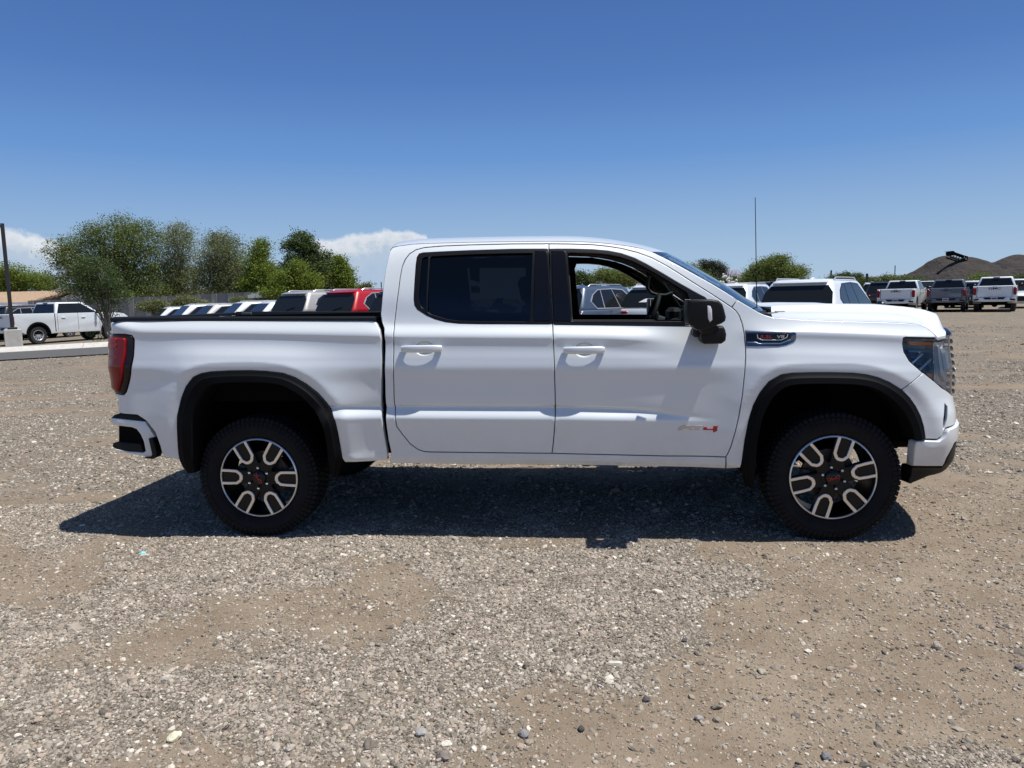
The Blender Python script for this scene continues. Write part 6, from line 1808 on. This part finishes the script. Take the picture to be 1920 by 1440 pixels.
tree('shrub', [(350, 566, 24, 13), (378, 572, 22, 10), (335, 574, 20, 9)], 50, 'leaf_greygreen', 'widest shrub in front of the block wall, below the white metal roof', 'shrub', (358, 590), 4200, .14, tr=.05, grp=GB, seed=13, clump=.25)
tree('shrub', [(450, 565, 24, 8)], 50, 'leaf_greygreen', 'small shrub in front of the block wall left of the silver suv', 'shrub', (450, 590), 1800, .14, tr=.05, grp=GB, seed=14, clump=.22)
GQ = 'trees behind the parked vehicles on the right'
tree('tree', [(1100, 528, 20, 14), (1085, 520, 10, 14), (1062, 530, 20, 14)], 60, 'leaf_dark', 'darker bushy tree at the left edge of the view through the open cab window', 'tree', (1095, 560), 3500, .2, grp=GQ, seed=20, clump=.4)
tree('tree', [(1140, 518, 30, 13), (1165, 522, 26, 16), (1190, 524, 24, 14)], 55, 'leaf_mesquite', 'light green spreading mesquite seen through the open cab window', 'tree', (1150, 560), 8000, .16, grp=GQ, seed=21, clump=.4)
tree('tree', [(1215, 522, 24, 16), (1240, 520, 20, 14)], 58, 'leaf_dark', 'dull green tree right of the mesquite in the open cab window', 'tree', (1225, 560), 3500, .2, grp=GQ, seed=22, clump=.4)
tree('tree', [(1290, 512, 24, 16), (1310, 525, 26, 16), (1272, 505, 14, 10), (1330, 540, 30, 12)], 70, 'leaf_mesquite', 'light green mesquite just above the windshield left of the round pine', 'tree', (1300, 560), 6500, .2, grp=GQ, seed=23)
tree('pine_tree', [(1337, 500, 15, 12), (1352, 506, 10, 13), (1326, 510, 14, 14), (1343, 520, 17, 14), (1319, 494, 8, 7)], 80, 'leaf_pine', 'dark round topped pine behind the windshield', 'tree', (1337, 560), 9000, .18, grp=GQ, seed=24, clump=.38, wisps=.02)
oe = tree('tree', [(1370, 530, 18, 13), (1385, 540, 16, 9)], 65, 'leaf_dark', 'dark shrub dotted with white blossom right of the round pine', 'tree', (1372, 560), 3500, .18, grp=GQ, seed=25, clump=.3)
Rb = np.random.default_rng(5); mb = MB()
for k in range(34):
    rr = ray(1370 + Rb.normal() * 11, 529 + Rb.normal() * 8); p = CAM + rr * 63.6; mb.sphere(tuple(p - np.array(oe.location)), .09 + .05 * Rb.random(), sub=1)
mb.build('blossom', M['blossom'], oe)
tree('tree', [(1452, 498, 26, 20), (1430, 518, 34, 22), (1470, 518, 34, 22), (1408, 532, 22, 16), (1500, 512, 12, 12), (1425, 500, 14, 10), (1468, 488, 12, 8)], 55, 'leaf_mesquite', 'large light green mesquite above the rear window of the big white suv', 'tree', (1445, 560), 17000, .17, grp=GQ, seed=26, clump=.42)
tree('tree', [(1583, 520, 16, 9), (1605, 522, 14, 9), (1596, 530, 30, 8), (1565, 525, 16, 7)], 100, 'leaf_dark', 'dark tree line clump above the side windows of the big white suv', 'tree', (1590, 550), 4500, .3, grp=GQ, seed=27)
tree('tree', [(1640, 528, 30, 8), (1668, 526, 26, 10), (1692, 525, 18, 8), (1625, 532, 24, 8), (1706, 528, 18, 8)], 120, 'leaf_hedge', 'pale green low brush left of the dark mounds', 'brush', (1660, 548), 6500, .32, grp=GQ, seed=28)
tree('shrub', [(1838, 524, 12, 10), (1828, 530, 12, 8)], 75, 'leaf_mesquite', 'spiky green shrub in front of the mounds left of the tallest white pickup', 'shrub', (1838, 545), 1800, .22, grp=GQ, seed=29)
tree('shrub', [(1722, 532, 12, 7), (1712, 527, 6, 6)], 70, 'leaf_dark', 'small dark shrub at the foot of the mounds', 'shrub', (1720, 545), 1000, .2, grp=GQ, seed=30)
tree('shrub', [(1916, 525, 12, 8)], 70, 'leaf_dark', 'dark shrub at the foot of the mounds at the right edge', 'shrub', (1918, 545), 900, .2, grp=GQ, seed=31)

# ================================================================== MOUNDS, CONVEYOR, MOUNTAINS
mound_m = mat('mound_soil', (.033, .027, .024), .98, vary=(.35, .5), bump=(1.2, 1.0, .5))
def mound(u, d, v_top, r_top, slope, label, seed, sx=1.0):
    p = at(u, d); g = gz1(p[0], p[1]); H = CAM[2] + ray(u, v_top)[2] * d - g
    rmax = (H + .5) / slope + r_top; n = 56
    mb = MB(); g_ = np.linspace(-rmax, rmax, n); vs = {}
    X, Y = np.meshgrid(g_, g_, indexing='ij')
    nz_ = fbm(X + 50 * seed, Y + 31, .35, 4, seed) - .5; ang = np.arctan2(Y, X); gul = np.abs(fbm(ang * 6 + 30, np.hypot(X, Y) * .15, 1, 3, seed + 9) - .5)
    r = np.hypot(X / sx, Y); r2 = np.sqrt(r * r + r_top**2) - r_top
    Z = np.maximum(H - slope * r2 + nz_ * 1.0 * sstep(0, 4, r) - gul * 1.2 * sstep(1, 6, r), -.6)
    V = np.stack([X, Y, Z], -1).reshape(-1, 3); I = np.arange(n * n).reshape(n, n)
    F = np.stack([I[:-1, :-1], I[1:, :-1], I[1:, 1:], I[:-1, 1:]], -1).reshape(-1, 4)
    o = mesh_np('soil_mound', V, F, None, mound_m, smooth=True); o.location = (p[0], p[1], g); return tag(o, label, 'mound', 'dark soil mounds behind the pickups on the right')
mound(1771, 132, 479.5, 1.5, .62, 'dark soil mound with the conveyor at its top, left one', 3)
mound(1812, 126, 482, 1.8, .60, 'dark soil mound right of the conveyor, middle one', 4)
mound(1860, 140, 492, 4.0, .55, 'low dark soil mound in the dip between the two tall ones', 5)
mound(1903, 128, 477.5, 2.0, .60, 'dark soil mound at the right edge behind the tallest white pickup', 6)
mound(1668, 190, 520, 9.0, .25, 'low distant mound beside the brush', 7, 1.6)
cv = empty('conveyor', tuple(at(1795, 124)), 0, 'dark inclined conveyor head sticking out over the mounds', 'conveyor')
cp = [np.array(at(u, 124, v)) for u, v in [(1782, 473), (1811, 483)]]
o0 = np.array(cv.location)
a, c = cp[0] - o0, cp[1] - o0; dn = (c - a) / np.linalg.norm(c - a); nv = np.array([-dn[2], 0, dn[0]]); nv = nv / np.linalg.norm(nv)
for z_ in (0.0, -.9):
    for y_ in (-.7, .7): MB().path([tuple(a + nv * z_ + [0, y_, 0]), tuple(c + nv * z_ + [0, y_, 0])], .12, 5).build('conveyor_beam', M['chassis_black'], cv)
for k in range(7):
    p = a + (c - a) * k / 6
    MB().path([tuple(p + [0, -.7, 0]), tuple(p + nv * -.9 + [0, -.7, 0])], .07, 4).path([tuple(p + [0, -.7, 0]), tuple(p + [0, .7, 0])], .07, 4).build('conveyor_strut', M['chassis_black'], cv)
mb = MB(); mb.bm.faces.new([mb.bm.verts.new(tuple(q)) for q in (a + [-.6, -.8, .15], c + [0, -.8, .15], c + [0, .8, .15], a + [-.6, .8, .15])]); bmesh.ops.solidify(mb.bm, geom=mb.bm.faces[:], thickness=.5); mb.build('conveyor_belt', M['tyre_far'], cv)
mb = MB().tube(tuple(a + [0, -.8, -.2]), tuple(a + [0, .8, -.2]), .4); mb.build('belt_drum', M['chassis_black'], cv)

mtn = mat('mountain_hazed_rock', (.16, .16, .21), .95)  # grey mauve rock, with distance haze put into its colour as a blue tint
B = NB(mtn.node_tree); pr_ = mtn.node_tree.nodes['Principled BSDF']; g = B.n('ShaderNodeNewGeometry')
B.l(B.ramp(B.noise(g.outputs['Position'], .004, 6, .65), [(.3, (.15, .16, .22)), (.6, (.22, .22, .27)), (.8, (.29, .27, .29))]), pr_.inputs['Base Color'])
def ridge(pts, d, label):
    us = np.arange(pts[0][0], pts[-1][0] + .1, 2.0); vs = np.interp(us, *zip(*pts)); n = len(us); m_ = 16; V = []
    hz = [CAM[2] + ray(u, v)[2] * d for u, v in zip(us, vs)]
    for i, u in enumerate(us):
        for j in range(m_):
            t = j / (m_ - 1) * 2 - 1; p = at(u, d * (1 + .16 * t)); h_ = max(hz[i], 0) * (1 - abs(t)**.8)
            h_ += (mnoise.noise(Vector((u * .06, t * 4, 0))) * .30 + mnoise.noise(Vector((u * .25, t * 9, 3))) * .14) * max(hz[i], 5) * (1 - abs(t)) * (abs(t) > .05)
            V.append((p[0], p[1], h_ - 12))
    F = [(i * m_ + j, (i + 1) * m_ + j, (i + 1) * m_ + j + 1, i * m_ + j + 1) for i in range(n - 1) for j in range(m_ - 1)]
    o = mesh_np('mountain_ridge', V, F, None, mtn, smooth=False); o['kind'] = 'structure'
ridge([(1150, 556), (1230, 535), (1270, 515), (1292, 500), (1306, 492), (1316, 497), (1330, 505), (1348, 503), (1362, 498), (1376, 500), (1390, 499), (1402, 504), (1430, 514), (1470, 522), (1540, 536), (1600, 545)], 7000, '')
ridge([(640, 566), (690, 552), (706, 546), (722, 537), (740, 541), (800, 552), (900, 561)], 8000, '')
ridge([(1580, 545), (1610, 530), (1630, 519), (1642, 515), (1660, 524), (1700, 536), (1760, 542)], 7500, '')
